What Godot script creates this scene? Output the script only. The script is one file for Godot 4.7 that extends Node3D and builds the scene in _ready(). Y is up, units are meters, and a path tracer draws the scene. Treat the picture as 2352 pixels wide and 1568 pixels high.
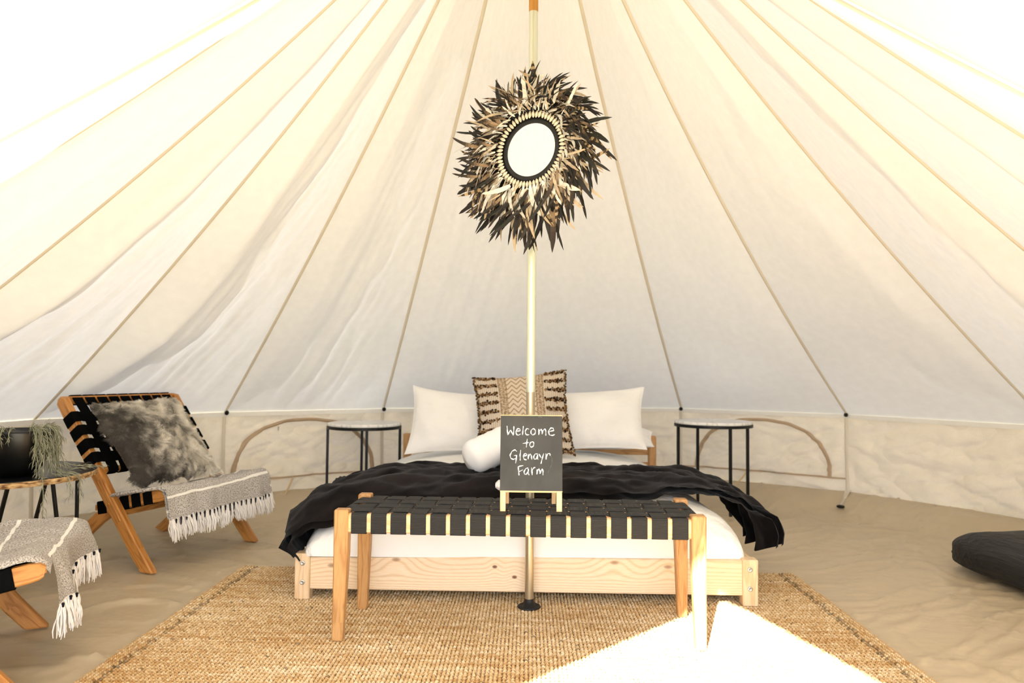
extends Node3D
# y is up, metres. P(x, y, depth) puts a point at that distance in front of the tent door (world z = -depth).

const APEX := 3.3
const EAVE := 0.66
const PX := 0.077      # the pole's place
const PZ := 2.984

var rng := RandomNumberGenerator.new()
var names := {}
var M := {}

# seams -7 .. 7 round the pole: angle from the back (degrees), radius at the eave, belly
var SEAM := {
	-7: [-157.5, 2.86, 0.54], -6: [-135.0, 2.83, 0.547], -5: [-112.5, 2.88, 0.586], -4: [-90.0, 2.93, 0.62], -3: [-68.0, 2.91, 0.5], -2: [-45.5, 2.777, 0.36], -1: [-21.9, 2.786, 0.205],
	0: [1.6, 3.0, 0.45], 1: [23.2, 3.309, 0.641], 2: [44.8, 3.321, 1.0], 3: [67.5, 3.255, 0.62], 4: [90.0, 2.993, 0.466], 5: [112.5, 2.981, 0.514], 6: [135.0, 2.895, 0.537], 7: [157.5, 2.86, 0.54]}


func _ready() -> void:
	rng.seed = 20240611
	camera_and_light()
	materials()
	build_ground()
	build_tent()
	build_floor()
	build_rug()
	build_pole()
	build_bed()
	build_bedding()
	build_bench()
	build_sign()
	build_bedside_tables()
	build_chairs()
	build_side_table()
	build_potted_plant()
	build_floor_cushion()
	build_feather_mirror()


# ------------------------------------------------------------------ camera, sky, sun
func camera_and_light() -> void:
	var cam := Camera3D.new()
	cam.name = "camera"
	cam.fov = rad_to_deg(2.0 * atan(784.0 / 1704.0))
	cam.position = Vector3(0, 0.95, 0)
	var b := Basis(Vector3.RIGHT, atan(70.0 / 1704.0))
	b = b * Basis(Vector3.BACK, deg_to_rad(0.5))
	cam.basis = b
	cam.near = 0.05
	cam.far = 100.0
	var lens := CameraAttributesPhysical.new()
	lens.frustum_focal_length = 26.08
	lens.frustum_near = 0.05
	lens.frustum_far = 100.0
	lens.frustum_focus_distance = 2.75
	lens.exposure_aperture = 2.8
	cam.attributes = lens
	add_child(cam)
	var env := Environment.new()
	env.background_mode = Environment.BG_SKY
	var sm := ProceduralSkyMaterial.new()
	sm.sky_top_color = Color(0.69, 0.75, 0.855)
	sm.sky_horizon_color = Color(0.935, 0.925, 0.915)
	sm.ground_bottom_color = Color(0.62, 0.6, 0.52)
	sm.ground_horizon_color = Color(0.8, 0.8, 0.76)
	sm.sky_energy_multiplier = 2.1
	sm.ground_energy_multiplier = 1.8
	var sky := Sky.new()
	sky.sky_material = sm
	env.sky = sky
	env.tonemap_mode = Environment.TONE_MAPPER_LINEAR
	env.tonemap_exposure = 2.1
	env.sdfgi_enabled = true
	env.ssao_enabled = true
	env.ssil_enabled = true
	var we := WorldEnvironment.new()
	we.name = "environment"
	we.environment = env
	add_child(we)
	var sun := DirectionalLight3D.new()
	sun.name = "sun"
	sun.light_energy = 7.0
	sun.light_color = Color(1.0, 0.995, 0.995)
	sun.light_angular_distance = 0.6
	sun.shadow_enabled = true
	sun.sky_mode = DirectionalLight3D.SKY_MODE_LIGHT_ONLY
	add_child(sun)
	sun.look_at_from_position(Vector3.ZERO, P(0.352, -0.65, 1.0), Vector3.UP)


# ------------------------------------------------------------------ helpers
func P(x: float, y: float, d: float) -> Vector3:
	return Vector3(x, y, -d)


func nm(called: String) -> String:
	var n: int = names.get(called, -1) + 1
	names[called] = n
	return called if n == 0 else "%s_%03d" % [called, n]


func tag(o: Node, label := "", category := "", group := "", kind := "") -> void:
	if label: o.set_meta("label", label)
	if category: o.set_meta("category", category)
	if group: o.set_meta("group", group)
	if kind: o.set_meta("kind", kind)


func thing(called: String, label: String, category: String, at := Vector3.ZERO, turn := 0.0, group := "", kind := "") -> Node3D:
	var o := Node3D.new()
	o.name = nm(called)
	add_child(o)
	o.position = at
	o.rotation.y = turn
	tag(o, label, category, group, kind)
	return o


func S() -> SurfaceTool:
	var st := SurfaceTool.new()
	st.begin(Mesh.PRIMITIVE_TRIANGLES)
	return st


func mesh_of(st: SurfaceTool) -> ArrayMesh:
	st.generate_normals()
	return st.commit()


func put(called: String, what: Variant, mat: Material, parent: Node, kind := "") -> MeshInstance3D:
	var o := MeshInstance3D.new()
	o.name = called
	o.mesh = mesh_of(what) if what is SurfaceTool else what
	o.material_override = mat
	parent.add_child(o, true)
	if kind: o.set_meta("kind", kind)
	return o


func top(called: String, what: Variant, mat: Material, label: String, category: String, group := "", kind := "") -> MeshInstance3D:
	var o := put(nm(called), what, mat, self)
	tag(o, label, category, group, kind)
	return o


func tri(st: SurfaceTool, a: Vector3, b: Vector3, c: Vector3, ua := Vector2.ZERO, ub := Vector2.ZERO, uc := Vector2.ZERO) -> void:
	st.set_uv(ua); st.add_vertex(a)
	st.set_uv(ub); st.add_vertex(b)
	st.set_uv(uc); st.add_vertex(c)


func quad(st: SurfaceTool, a: Vector3, b: Vector3, c: Vector3, d: Vector3, ua: Vector2, ub: Vector2, uc: Vector2, ud: Vector2) -> void:
	tri(st, a, b, c, ua, ub, uc)
	tri(st, a, c, d, ua, uc, ud)


# a smooth sheet: f(u, v) gives a point, u and v from 0 to 1
func sheet(st: SurfaceTool, f: Callable, nu: int, nv: int, su := 1.0, sv := 1.0, cols = null, off := Vector2.ZERO) -> void:
	var pts: Array[Vector3] = []
	for j in nv + 1:
		for i in nu + 1:
			pts.append(f.call(float(i) / nu, float(j) / nv))
	st.set_smooth_group(0)
	for j in nv:
		for i in nu:
			var k := j * (nu + 1) + i
			var u0 := float(i) / nu * su
			var u1 := float(i + 1) / nu * su
			var v0 := float(j) / nv * sv + off.y
			var v1 := float(j + 1) / nv * sv + off.y
			if cols != null: st.set_color(cols.call((i + 0.5) / nu, (j + 0.5) / nv))
			quad(st, pts[k], pts[k + 1], pts[k + nu + 2], pts[k + nu + 1], Vector2(u0, v0), Vector2(u1, v0), Vector2(u1, v1), Vector2(u0, v1))


# closed rings joined one after another
func loft(st: SurfaceTool, rings: Array, smooth := false, caps := true, uoff := 0.0) -> void:
	st.set_smooth_group(0 if smooth else -1)
	var u := uoff
	for r in rings.size() - 1:
		var a: PackedVector3Array = rings[r]
		var b: PackedVector3Array = rings[r + 1]
		var n := a.size()
		var ca := Vector3.ZERO
		var cb := Vector3.ZERO
		for i in n:
			ca += a[i] / n
			cb += b[i] / n
		var u2 := u + ca.distance_to(cb)
		var v := uoff * 3.0
		for i in n:
			var j := (i + 1) % n
			var v2 := v + maxf(a[i].distance_to(a[j]), b[i].distance_to(b[j])) * 4.0
			quad(st, a[i], a[j], b[j], b[i], Vector2(u, v), Vector2(u, v2), Vector2(u2, v2), Vector2(u2, v))
			v = v2
		u = u2
	if caps:
		st.set_smooth_group(-1)
		for e in 2:
			var c: PackedVector3Array = rings[0] if e == 0 else rings[-1]
			var m := Vector3.ZERO
			for p in c: m += p / c.size()
			for i in c.size():
				var j := (i + 1) % c.size()
				var p := c[i]
				var q := c[j]
				if e == 1:
					p = c[j]
					q = c[i]
				var o := Vector2(uoff, uoff)
				tri(st, m, q, p, o, o + Vector2(0, p.distance_to(m) * 4), o + Vector2(0.01, q.distance_to(m) * 4))


# a bar with chamfered edges along a path; side is the direction of its width; sizes: one [w, h] or one per point
func bar(st: SurfaceTool, pts: Array, side: Vector3, sizes: Array, ch := 0.004, flat_ends := false, level_foot := false) -> void:
	var rings := []
	var n := pts.size()
	for i in n:
		var t: Vector3 = (pts[mini(i + 1, n - 1)] - pts[maxi(i - 1, 0)]).normalized()
		var s := (side - t * side.dot(t)).normalized()
		var up := s.cross(t)
		var wh: Array = sizes[i] if sizes[0] is Array else sizes
		var w: float = wh[0] * 0.5
		var h: float = wh[1] * 0.5
		var p: Vector3 = pts[i]
		if i == n - 1 and level_foot:
			for e in [[0.006, 0.0], [0.0, 0.003]]:
				var foot := ring8(p, s, up, w - e[1], h - e[1], ch)
				for q in foot.size(): foot[q] = foot[q] + t * ((e[0] - foot[q].y) / t.y)
				rings.append(foot)
		elif (i == 0 or i == n - 1) and not flat_ends:
			var inn := t * ch * (1.0 if i == 0 else -1.0)
			var near := ring8(p, s, up, w - ch * 0.8, h - ch * 0.8, ch * 0.4)
			var far := ring8(p + inn, s, up, w, h, ch)
			if i == 0:
				rings.append(near)
				rings.append(far)
			else:
				rings.append(far)
				rings.append(near)
		else:
			rings.append(ring8(p, s, up, w, h, ch))
	loft(st, rings, false, true, rng.randf() * 3.0)


func ring8(p: Vector3, s: Vector3, u: Vector3, w: float, h: float, c: float) -> PackedVector3Array:
	return PackedVector3Array([p + s * (w - c) + u * h, p + s * w + u * (h - c), p + s * w - u * (h - c), p + s * (w - c) - u * h, p - s * (w - c) - u * h, p - s * w - u * (h - c), p - s * w + u * (h - c), p - s * (w - c) + u * h])


# box with chamfered edges, long axis x / y / z by the sizes
func block(st: SurfaceTool, c: Vector3, size: Vector3, ch := 0.004) -> void:
	if size.y >= size.x and size.y >= size.z:
		bar(st, [c - Vector3(0, size.y / 2, 0), c + Vector3(0, size.y / 2, 0)], Vector3.RIGHT, [size.x, size.z], ch)
	elif size.x >= size.z:
		bar(st, [c - Vector3(size.x / 2, 0, 0), c + Vector3(size.x / 2, 0, 0)], Vector3.UP, [size.y, size.z], ch)
	else:
		bar(st, [c - Vector3(0, 0, size.z / 2), c + Vector3(0, 0, size.z / 2)], Vector3.RIGHT, [size.x, size.y], ch)


func tube(st: SurfaceTool, pts: Array, r: Variant, seg := 8, caps := true) -> void:
	var rings := []
	var n := pts.size()
	var ref := Vector3.UP
	var t0: Vector3 = (pts[1] - pts[0]).normalized()
	if absf(t0.dot(ref)) > 0.9: ref = Vector3.RIGHT
	var s := (ref - t0 * ref.dot(t0)).normalized()
	for i in n:
		var t: Vector3 = (pts[mini(i + 1, n - 1)] - pts[maxi(i - 1, 0)]).normalized()
		s = (s - t * s.dot(t)).normalized()
		var b := t.cross(s)
		var rr: float = r[i] if r is Array else r
		var ring := PackedVector3Array()
		for k in seg:
			var a := TAU * k / seg
			ring.append(pts[i] + (s * cos(a) + b * sin(a)) * rr)
		rings.append(ring)
	loft(st, rings, true, caps)


# profile of [radius, height] turned round the y axis
func lathe(st: SurfaceTool, prof: Array, c := Vector3.ZERO, seg := 32, smooth := true) -> void:
	var rings := []
	for p in prof:
		var ring := PackedVector3Array()
		for k in seg:
			var a := TAU * k / seg
			ring.append(c + Vector3(cos(a) * p[0], p[1], sin(a) * p[0]))
		rings.append(ring)
	loft(st, rings, smooth, true)


# a webbing strap: flat band along pts, across is the direction of its width
func band(st: SurfaceTool, pts: Array, across: Vector3, width: float, thick := 0.0022) -> void:
	var rings := []
	var n := pts.size()
	for i in n:
		var t: Vector3 = (pts[mini(i + 1, n - 1)] - pts[maxi(i - 1, 0)]).normalized()
		var nn := across.cross(t).normalized()
		var p: Vector3 = pts[i]
		var a := across * width * 0.5
		rings.append(PackedVector3Array([p - a - nn * thick * 0.5, p + a - nn * thick * 0.5, p + a + nn * thick * 0.5, p - a + nn * thick * 0.5]))
	loft(st, rings, false, true)


# a filled cushion between four corners (top left, top right, bottom left, bottom right)
func pillow(st: SurfaceTool, tl: Vector3, tr: Vector3, bl: Vector3, br: Vector3, thick: float, pinch: float, noise: FastNoiseLite, rough := 0.0, n := 36, face := 0, pw := 0.55) -> void:
	var nor := (tr - tl).cross(bl - tl).normalized()
	for sgn in ([1.0, -1.0] if face == 0 else [float(face)]):
		var f := func(u: float, v: float) -> Vector3:
			var uu := u * 2.0 - 1.0
			var vv := v * 2.0 - 1.0
			var cu := 0.5 + 0.5 * uu * (1.0 - pinch * (1.0 - vv * vv))
			var cv := 0.5 + 0.5 * vv * (1.0 - pinch * (1.0 - uu * uu))
			var p := tl.lerp(tr, cu).lerp(bl.lerp(br, cu), cv)
			var h := pow(maxf((1.0 - uu * uu) * (1.0 - vv * vv), 0.0), pw)
			var e := minf(1.0, 3.0 * (1.0 - maxf(absf(uu), absf(vv))))
			return p + nor * sgn * thick * 0.5 * h + nor * noise.get_noise_3d(p.x * 10.0, p.y * 10.0, sgn * 5.0) * rough * e
		sheet(st, f, n, n)


func fnoise(freq: float, sd: int, octaves := 3, ridged := false) -> FastNoiseLite:
	var n := FastNoiseLite.new()
	n.seed = sd
	n.noise_type = FastNoiseLite.TYPE_SIMPLEX_SMOOTH
	n.frequency = freq
	n.fractal_type = FastNoiseLite.FRACTAL_RIDGED if ridged else FastNoiseLite.FRACTAL_FBM
	n.fractal_octaves = octaves
	return n


func picture(w: int, h: int, f: Callable) -> ImageTexture:
	var im := Image.create(w, h, false, Image.FORMAT_RGB8)
	for y in h:
		for x in w:
			im.set_pixel(x, y, f.call(x, y))
	return ImageTexture.create_from_image(im)


func noise_tex(freq: float, sd: int, size := 512, octaves := 4, ridged := false) -> NoiseTexture2D:
	var t := NoiseTexture2D.new()
	t.width = size
	t.height = size
	t.seamless = true
	t.noise = fnoise(freq, sd, octaves, ridged)
	return t


func mat(called: String, c: Color, rough := 0.8, metal := 0.0) -> StandardMaterial3D:
	var m := StandardMaterial3D.new()
	m.resource_name = called
	m.albedo_color = c
	m.roughness = rough
	m.metallic = metal
	m.cull_mode = BaseMaterial3D.CULL_DISABLED
	return m


func bump(m: StandardMaterial3D, t: Texture2D, cm: float, scale := 0.0) -> void:
	m.heightmap_enabled = true
	m.heightmap_texture = t
	m.heightmap_scale = cm
	if scale > 0.0:
		m.uv1_triplanar = true
		m.uv1_scale = Vector3.ONE * scale


func wood(called: String, light: Color, dark: Color, sd: int, rings := 7.0) -> StandardMaterial3D:
	var n1 := fnoise(0.004, sd, 3)
	var n2 := fnoise(0.02, sd + 1, 2)
	var t := picture(512, 256, func(x: int, y: int) -> Color:
		var g := n1.get_noise_2d(x * 0.55, y * 2.2) * 2.2 + y / 256.0 * rings
		var r := 0.5 + 0.5 * sin(g * TAU)
		var fibre := n2.get_noise_2d(x * 1.2, y * 22.0)
		return light.lerp(dark, clampf(pow(r, 2.5) * 0.55 + fibre * 0.35 + 0.12, 0.0, 1.0)))
	var m := mat(called, Color.WHITE, 0.5)
	m.albedo_texture = t
	m.uv1_scale = Vector3(1.4, 1.0, 1.0)
	return m


func cloth_tex(base: Color, sd: int, amount := 0.05) -> ImageTexture:
	var n := fnoise(0.02, sd, 4)
	var n2 := fnoise(0.45, sd + 2, 2)
	return picture(256, 256, func(x: int, y: int) -> Color:
		var k := 1.0 + n.get_noise_2d(x, y) * amount + n2.get_noise_2d(x, y) * amount * 0.8
		return Color(base.r * k, base.g * k, base.b * k))


func materials() -> void:
	# tent cloth: thin cotton that lets a fifth of the light through
	var c := mat("canvas", Color.WHITE, 0.95)
	c.albedo_texture = cloth_tex(Color(0.908, 0.891, 0.857), 3, 0.018)
	c.uv1_scale = Vector3(2, 4, 1)
	c.backlight_enabled = true
	c.backlight = Color(0.32, 0.32, 0.32)
	c.metallic_specular = 0.15
	M.canvas = c
	# the doorway's cloth lies double
	M.double = c.duplicate()
	M.double.resource_name = "double_canvas"
	M.double.backlight = Color(0.13, 0.13, 0.13)
	var w := mat("wall_canvas", Color.WHITE, 0.95)
	w.albedo_texture = cloth_tex(Color(0.89, 0.845, 0.77), 8, 0.03)
	w.uv1_scale = Vector3(1, 1, 1)
	w.backlight_enabled = true
	w.backlight = Color(0.32, 0.32, 0.32)
	w.metallic_specular = 0.15
	bump(w, noise_tex(0.007, 15, 512, 2, true), 1.5)
	M.wall = w
	var s := mat("seam_cloth", Color(0.87, 0.83, 0.76), 0.95)
	s.backlight_enabled = true
	s.backlight = Color(0.2, 0.19, 0.168)
	M.seam = s
	var z := mat("zip_band", Color(0.74, 0.65, 0.54), 0.9)
	z.backlight_enabled = true
	z.backlight = Color(0.25, 0.22, 0.18)
	M.zip = z
	M.rope = mat("rope", Color(0.86, 0.76, 0.58), 0.9)
	var f := mat("groundsheet", Color(0.76, 0.69, 0.57), 0.34)
	bump(f, noise_tex(0.009, 21, 512, 2, true), 0.16)
	f.uv1_scale = Vector3(0.8, 1.7, 1)
	f.metallic_specular = 0.4
	M.floor = f
	M.ground = mat("dry_grass", Color(0.66, 0.62, 0.46), 1.0)
	M.pine = wood("pine", Color(0.92, 0.82, 0.68), Color(0.83, 0.68, 0.49), 41, 6.0)
	M.oak = wood("oiled_wood", Color(0.78, 0.60, 0.385), Color(0.62, 0.43, 0.23), 51, 5.0)
	M.rail = wood("pale_rail_wood", Color(0.93, 0.79, 0.6), Color(0.85, 0.66, 0.44), 54, 4.0)
	M.acacia = wood("orange_wood", Color(0.80, 0.56, 0.29), Color(0.60, 0.37, 0.15), 61, 5.0)
	M.board = pine_board()
	# woven black webbing: fine ribs
	var ribs := picture(64, 64, func(x: int, _y: int) -> Color:
		var k := 0.5 + 0.5 * sin(x / 64.0 * TAU * 8.0)
		return Color(k, k, k))
	var st := mat("black_webbing", Color(0.105, 0.103, 0.1), 0.75)
	bump(st, ribs, 0.08)
	st.uv1_scale = Vector3(25, 4, 1)
	M.strap = st
	M.strap2 = mat("deep_black_webbing", Color(0.06, 0.06, 0.062), 0.85)
	var sh := mat("white_linen", Color(0.95, 0.945, 0.93), 0.9)
	bump(sh, noise_tex(0.006, 71, 512, 4), 1.3)
	M.linen = sh
	var pl := mat("white_pillowcase", Color(0.95, 0.94, 0.925), 0.9)
	bump(pl, noise_tex(0.005, 73, 512, 3), 1.0)
	M.pillow = pl
	var tw := mat("white_terry", Color(0.955, 0.95, 0.95), 1.0)
	M.towel = tw
	var vel := mat("black_velvet", Color.WHITE, 0.85)
	var vn := fnoise(0.008, 81, 4)
	vel.albedo_texture = picture(256, 256, func(x: int, y: int) -> Color:
		var k := clampf(0.1 + vn.get_noise_2d(x * 1.0, y * 2.5) * 0.09, 0.03, 0.25)
		return Color(k * 1.02, k * 0.9, k * 0.88))
	vel.rim_enabled = true
	vel.rim = 0.16
	vel.metallic_specular = 0.1
	M.velvet = vel
	M.iron = mat("black_metal", Color(0.035, 0.035, 0.035), 0.45)
	M.iron.metallic_specular = 0.4
	var mb := mat("white_marble", Color.WHITE, 0.25)
	var mn := fnoise(0.02, 91, 4, true)
	mb.albedo_texture = picture(128, 128, func(x: int, y: int) -> Color:
		var k := 0.95 - pow(maxf(mn.get_noise_2d(x, y), 0.0), 4.0) * 0.25
		return Color(k, k * 0.99, k * 0.97))
	M.marble = mb
	M.steel = mat("zinc_tube", Color(0.86, 0.865, 0.78), 0.3, 0.7)
	M.steel_low = mat("zinc_tube_lower", Color(0.74, 0.70, 0.60), 0.3, 0.8)
	M.brass = mat("brass_collar", Color(0.8, 0.58, 0.3), 0.35, 0.8)
	M.rubber = mat("black_rubber", Color(0.03, 0.03, 0.03), 0.6)
	M.bolt = mat("zinc_bolt", Color(0.8, 0.8, 0.78), 0.35, 0.8)
	M.chalkboard = mat("chalkboard", Color(0.2, 0.205, 0.2), 0.7)
	var cn := fnoise(0.02, 95, 5)
	M.chalkboard.albedo_color = Color.WHITE
	M.chalkboard.albedo_texture = picture(256, 256, func(x: int, y: int) -> Color:
		var k := 0.215 + cn.get_noise_2d(x * 0.6, y) * 0.035
		return Color(k, k * 1.01, k * 0.99))
	M.chalk = mat("chalk", Color(0.86, 0.89, 0.9), 1.0)
	M.chalk_faint = mat("faint_chalk", Color(0.4, 0.415, 0.41), 1.0)
	M.pot = mat("black_glaze", Color(0.016, 0.017, 0.02), 0.32)
	M.black_top = mat("black_laminate", Color(0.025, 0.026, 0.028), 0.35)
	var cb := mat("chipboard", Color.WHITE, 0.9)
	var c1 := fnoise(0.09, 101, 3)
	cb.albedo_texture = picture(256, 64, func(x: int, y: int) -> Color:
		var k := c1.get_noise_2d(x * 0.8, y * 2.6) + c1.get_noise_2d(x * 2.5 + 99, y * 5.0) * 0.6
		return Color(0.74, 0.59, 0.4).lerp(Color(0.36, 0.24, 0.13), clampf(k * 1.5 + 0.1, 0.0, 1.0)).lerp(Color(0.9, 0.78, 0.58), clampf(-k * 1.3, 0.0, 1.0)))
	cb.uv1_scale = Vector3(3, 0.4, 1)
	M.chipboard = cb
	M.soil = mat("soil", Color(0.14, 0.11, 0.08), 1.0)
	var lf := mat("grey_leaf", Color.WHITE, 0.75)
	lf.vertex_color_use_as_albedo = true
	lf.backlight_enabled = true
	lf.backlight = Color(0.12, 0.14, 0.1)
	M.leaf = lf
	var po := mat("black_nylon", Color(0.045, 0.041, 0.037), 0.6)
	bump(po, noise_tex(0.012, 111, 512, 3, true), 0.5)
	M.nylon = po
	M.piping = mat("black_piping", Color(0.03, 0.03, 0.03), 0.6)
	M.throw = wool_throw()
	M.tassel = mat("white_yarn", Color(0.93, 0.905, 0.88), 1.0)
	M.knot = mat("dark_yarn", Color(0.14, 0.14, 0.16), 1.0)
	var vc := mat("tinted", Color.WHITE, 0.9)
	vc.vertex_color_use_as_albedo = true
	vc.metallic_specular = 0.2
	M.tint = vc
	M.fur_base = mat("fur_backing", Color(0.4, 0.37, 0.33), 1.0)
	M.suede = mat("cushion_back_cloth", Color(0.66, 0.56, 0.46), 0.95)
	var fe := mat("feather", Color.WHITE, 0.7)
	fe.vertex_color_use_as_albedo = true
	fe.backlight_enabled = true
	fe.backlight = Color(0.3, 0.3, 0.3)
	M.feather = fe
	M.mirror = mat("mirror_glass", Color(0.97, 0.97, 0.96), 0.02, 1.0)
	M.black_rim = mat("black_rim", Color(0.05, 0.047, 0.045), 0.6)
	M.shell = mat("cowrie", Color(0.86, 0.82, 0.74), 0.25)
	M.shell_slit = mat("cowrie_edge", Color(0.3, 0.22, 0.14), 0.5)
	M.jute_base = mat("jute_backing", Color(0.46, 0.34, 0.21), 1.0)
	M.woven = woven_tex()
	for k in ["canvas", "wall", "seam", "zip", "rope", "ground", "linen", "pillow", "towel", "velvet", "soil", "throw", "tassel", "knot", "tint", "fur_base", "suede", "jute_base", "woven", "chalk", "chalk_faint", "strap2"]:
		M[k].specular_mode = BaseMaterial3D.SPECULAR_DISABLED
	M.dark_metal = mat("dark_eyelet", Color(0.12, 0.1, 0.08), 0.5, 0.6)


# a pale pine board with knots, mapped once over its face
func pine_board() -> StandardMaterial3D:
	var knots := [[0.2, 0.1, 1.5, 0.045], [0.43, 0.27, 0.5, 0.012], [0.476, 0.56, 0.55, 0.014], [0.707, 0.1, 1.3, 0.04], [0.83, 0.2, 1.0, 0.03], [0.05, 0.3, 0.8, 0.05]]
	var n1 := fnoise(0.003, 121, 3)
	var n2 := fnoise(0.02, 122, 2)
	var t := picture(1400, 128, func(x: int, y: int) -> Color:
		var u := x / 1400.0
		var v := y / 128.0
		var g := v * 3.4 + n1.get_noise_2d(x * 0.4, y * 1.2) * 1.1 + v * v * 7.0
		var dark := 0.0
		for k in knots:
			var du: float = (u - k[0]) / k[3]
			var dv: float = (v - k[1]) / 0.32
			var q := du * du + dv * dv
			g += k[2] * 2.2 * exp(-q * 0.6)
			if k[3] < 0.02:
				dark = maxf(dark, 1.0 - (pow((u - k[0]) / 0.007, 2.0) + pow((v - k[1]) / 0.055, 2.0)))
			else:
				dark = maxf(dark, 0.45 * (1.0 - (pow((u - k[0]) / 0.012, 2.0) + pow((v - k[1]) / 0.07, 2.0))))
		var r := 0.5 + 0.5 * sin(g * TAU)
		var c := Color(0.935, 0.845, 0.715).lerp(Color(0.84, 0.69, 0.50), clampf(pow(r, 3.0) * 0.5 + n2.get_noise_2d(x * 1.0, y * 16.0) * 0.25 + 0.06, 0.0, 1.0))
		return c.lerp(Color(0.36, 0.19, 0.1), clampf(dark, 0.0, 0.85)))
	var m := mat("pine_board", Color.WHITE, 0.5)
	m.albedo_texture = t
	m.texture_repeat = false
	return m


# flecked grey wool with white stripes across; v runs along its length in units of 0.2 m
func wool_throw() -> StandardMaterial3D:
	var r2 := RandomNumberGenerator.new()
	r2.seed = 5
	var n := fnoise(0.055, 131, 2)
	var t := picture(512, 256, func(x: int, y: int) -> Color:
		var k := n.get_noise_2d(x * 2.6, y * 1.4) * 0.75 + r2.randf() * 0.5 - 0.22
		var c := Color(0.80, 0.775, 0.745).lerp(Color(0.26, 0.245, 0.24), clampf(k * 1.4 + 0.06, 0.0, 0.62))
		if y > 237: c = Color(0.95, 0.935, 0.9)
		return c)
	var m := mat("flecked_wool", Color.WHITE, 1.0)
	m.albedo_texture = t
	m.metallic_specular = 0.1
	return m


# the patterned cushion: shaggy dark bands at the sides, braids, a zigzag in the middle
func woven_tex() -> StandardMaterial3D:
	var n := fnoise(0.12, 141, 3)
	var f := func(x: int, y: int) -> Color:
		var u := x / 256.0
		var v := y / 256.0
		var cream := Color(0.85, 0.79, 0.71)
		var e := minf(u, 1.0 - u)
		var sp := n.get_noise_2d(x, y)
		if e < 0.25:
			var rib := 0.82 + 0.18 * absf(sin(u * TAU * 22.0))
			return Color(cream.r * rib, cream.g * rib, cream.b * rib)
		if e < 0.34:
			var b := 0.5 + 0.5 * sin((e * 3.0 + absf(fmod(v * 40.0, 1.0) - 0.5) * 0.12) * TAU * 9.0)
			return Color(0.78, 0.7, 0.6).lerp(Color(0.42, 0.33, 0.24), clampf(b * 0.55 + sp * 0.8, 0.0, 1.0))
		var zig := absf(fmod(u * 10.0, 1.0) - 0.5) * 2.0
		var row := fmod(v * 15.0 + zig * 0.9, 1.0)
		var dash := 1.0 if fmod(u * 64.0, 1.0) < 0.62 else 0.3
		return cream.lerp(Color(0.5, 0.38, 0.24), (0.85 if row < 0.26 else 0.06) * dash)
	var m := mat("woven_cushion", Color.WHITE, 1.0)
	m.albedo_texture = picture(256, 256, f)
	m.texture_repeat = false
	m.metallic_specular = 0.1
	return m


# ------------------------------------------------------------------ tent
func tau_of(t: float) -> float:
	return t


# a point of seam k (k may lie between two seams) at height share t: 0 the eave, 1 the peak
func seam_pt(k: int, t: float) -> Vector3:
	var s: Array = SEAM[k]
	var a := deg_to_rad(s[0])
	var r: float = s[1] * (1.0 - t) + 0.05 * t - s[2] * t * (1.0 - t)
	return P(PX + r * sin(a), EAVE + (APEX - EAVE) * t, PZ + r * cos(a))


func rim_r(az: float) -> float:
	var d := rad_to_deg(az)
	for k in range(-7, 7):
		if d <= SEAM[k + 1][0] and d >= SEAM[k][0]:
			# straight wall between two corners
			var a0 := deg_to_rad(SEAM[k][0])
			var a1 := deg_to_rad(SEAM[k + 1][0])
			var p: Vector2 = Vector2(sin(a0), cos(a0)) * SEAM[k][1]
			var q: Vector2 = Vector2(sin(a1), cos(a1)) * SEAM[k + 1][1]
			var dir := Vector2(sin(az), cos(az))
			var n := Vector2(q.y - p.y, p.x - q.x)
			return p.dot(n) / dir.dot(n)
	return 2.83


func floor_y(x: float, d: float) -> float:
	var r := Vector2(x - PX, d - PZ).length()
	var az := atan2(x - PX, d - PZ)
	if absf(az) > deg_to_rad(157.5): return 0.0
	var e := rim_r(az) - 0.02 - r
	return 0.115 * (1.0 - smoothstep(0.0, 0.42, e))


func gore_pt(k: int, u: float, t: float, nz: FastNoiseLite) -> Vector3:
	var p := seam_pt(k, t).lerp(seam_pt(k + 1, t), u)
	var uf := u if k < 0 else 1.0 - u
	var amp: float = {-7: 0.06, -6: 0.09, -5: 0.1, -4: 0.15, -3: 0.16, -2: 0.08, -1: 0.02, 0: 0.02, 1: 0.025, 2: 0.045, 3: 0.075, 4: 0.08, 5: 0.075, 6: 0.05}[k]
	var cw := 0.035 + (0.185 + 0.04 * sin(t * 7.0 + k * 2.0)) * smoothstep(0.0, 0.34, t)
	var sh := pow(uf / cw, 0.85) if uf < cw else pow((1.0 - uf) / (1.0 - cw), 1.25)
	var w := 1.0 - t
	var env := sin(PI * clampf(u, 0.0, 1.0))
	var fold := amp * sh * (0.25 + 0.75 * pow(w, 0.8)) * minf(1.0, cw / 0.18) * minf(1.0, t * 14.0)
	# pleats that run up the cloth
	var pleat := nz.get_noise_3d(u * 260.0 * w, t * 55.0, k * 40.0)
	var drag := nz.get_noise_3d(u * 60.0 + t * 160.0, t * 60.0 - u * 50.0, k * 40.0 + 500.0)
	fold += env * w * minf(1.0, t * 8.0) * (pleat * 0.026 * (1.6 if k < 0 else 0.6) + drag * (0.03 if k < 0 else 0.018))
	var radial := Vector3(p.x - PX, 0, p.z + PZ).normalized()
	return p - (radial * 0.66 + Vector3.UP * 0.75) * fold


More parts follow.
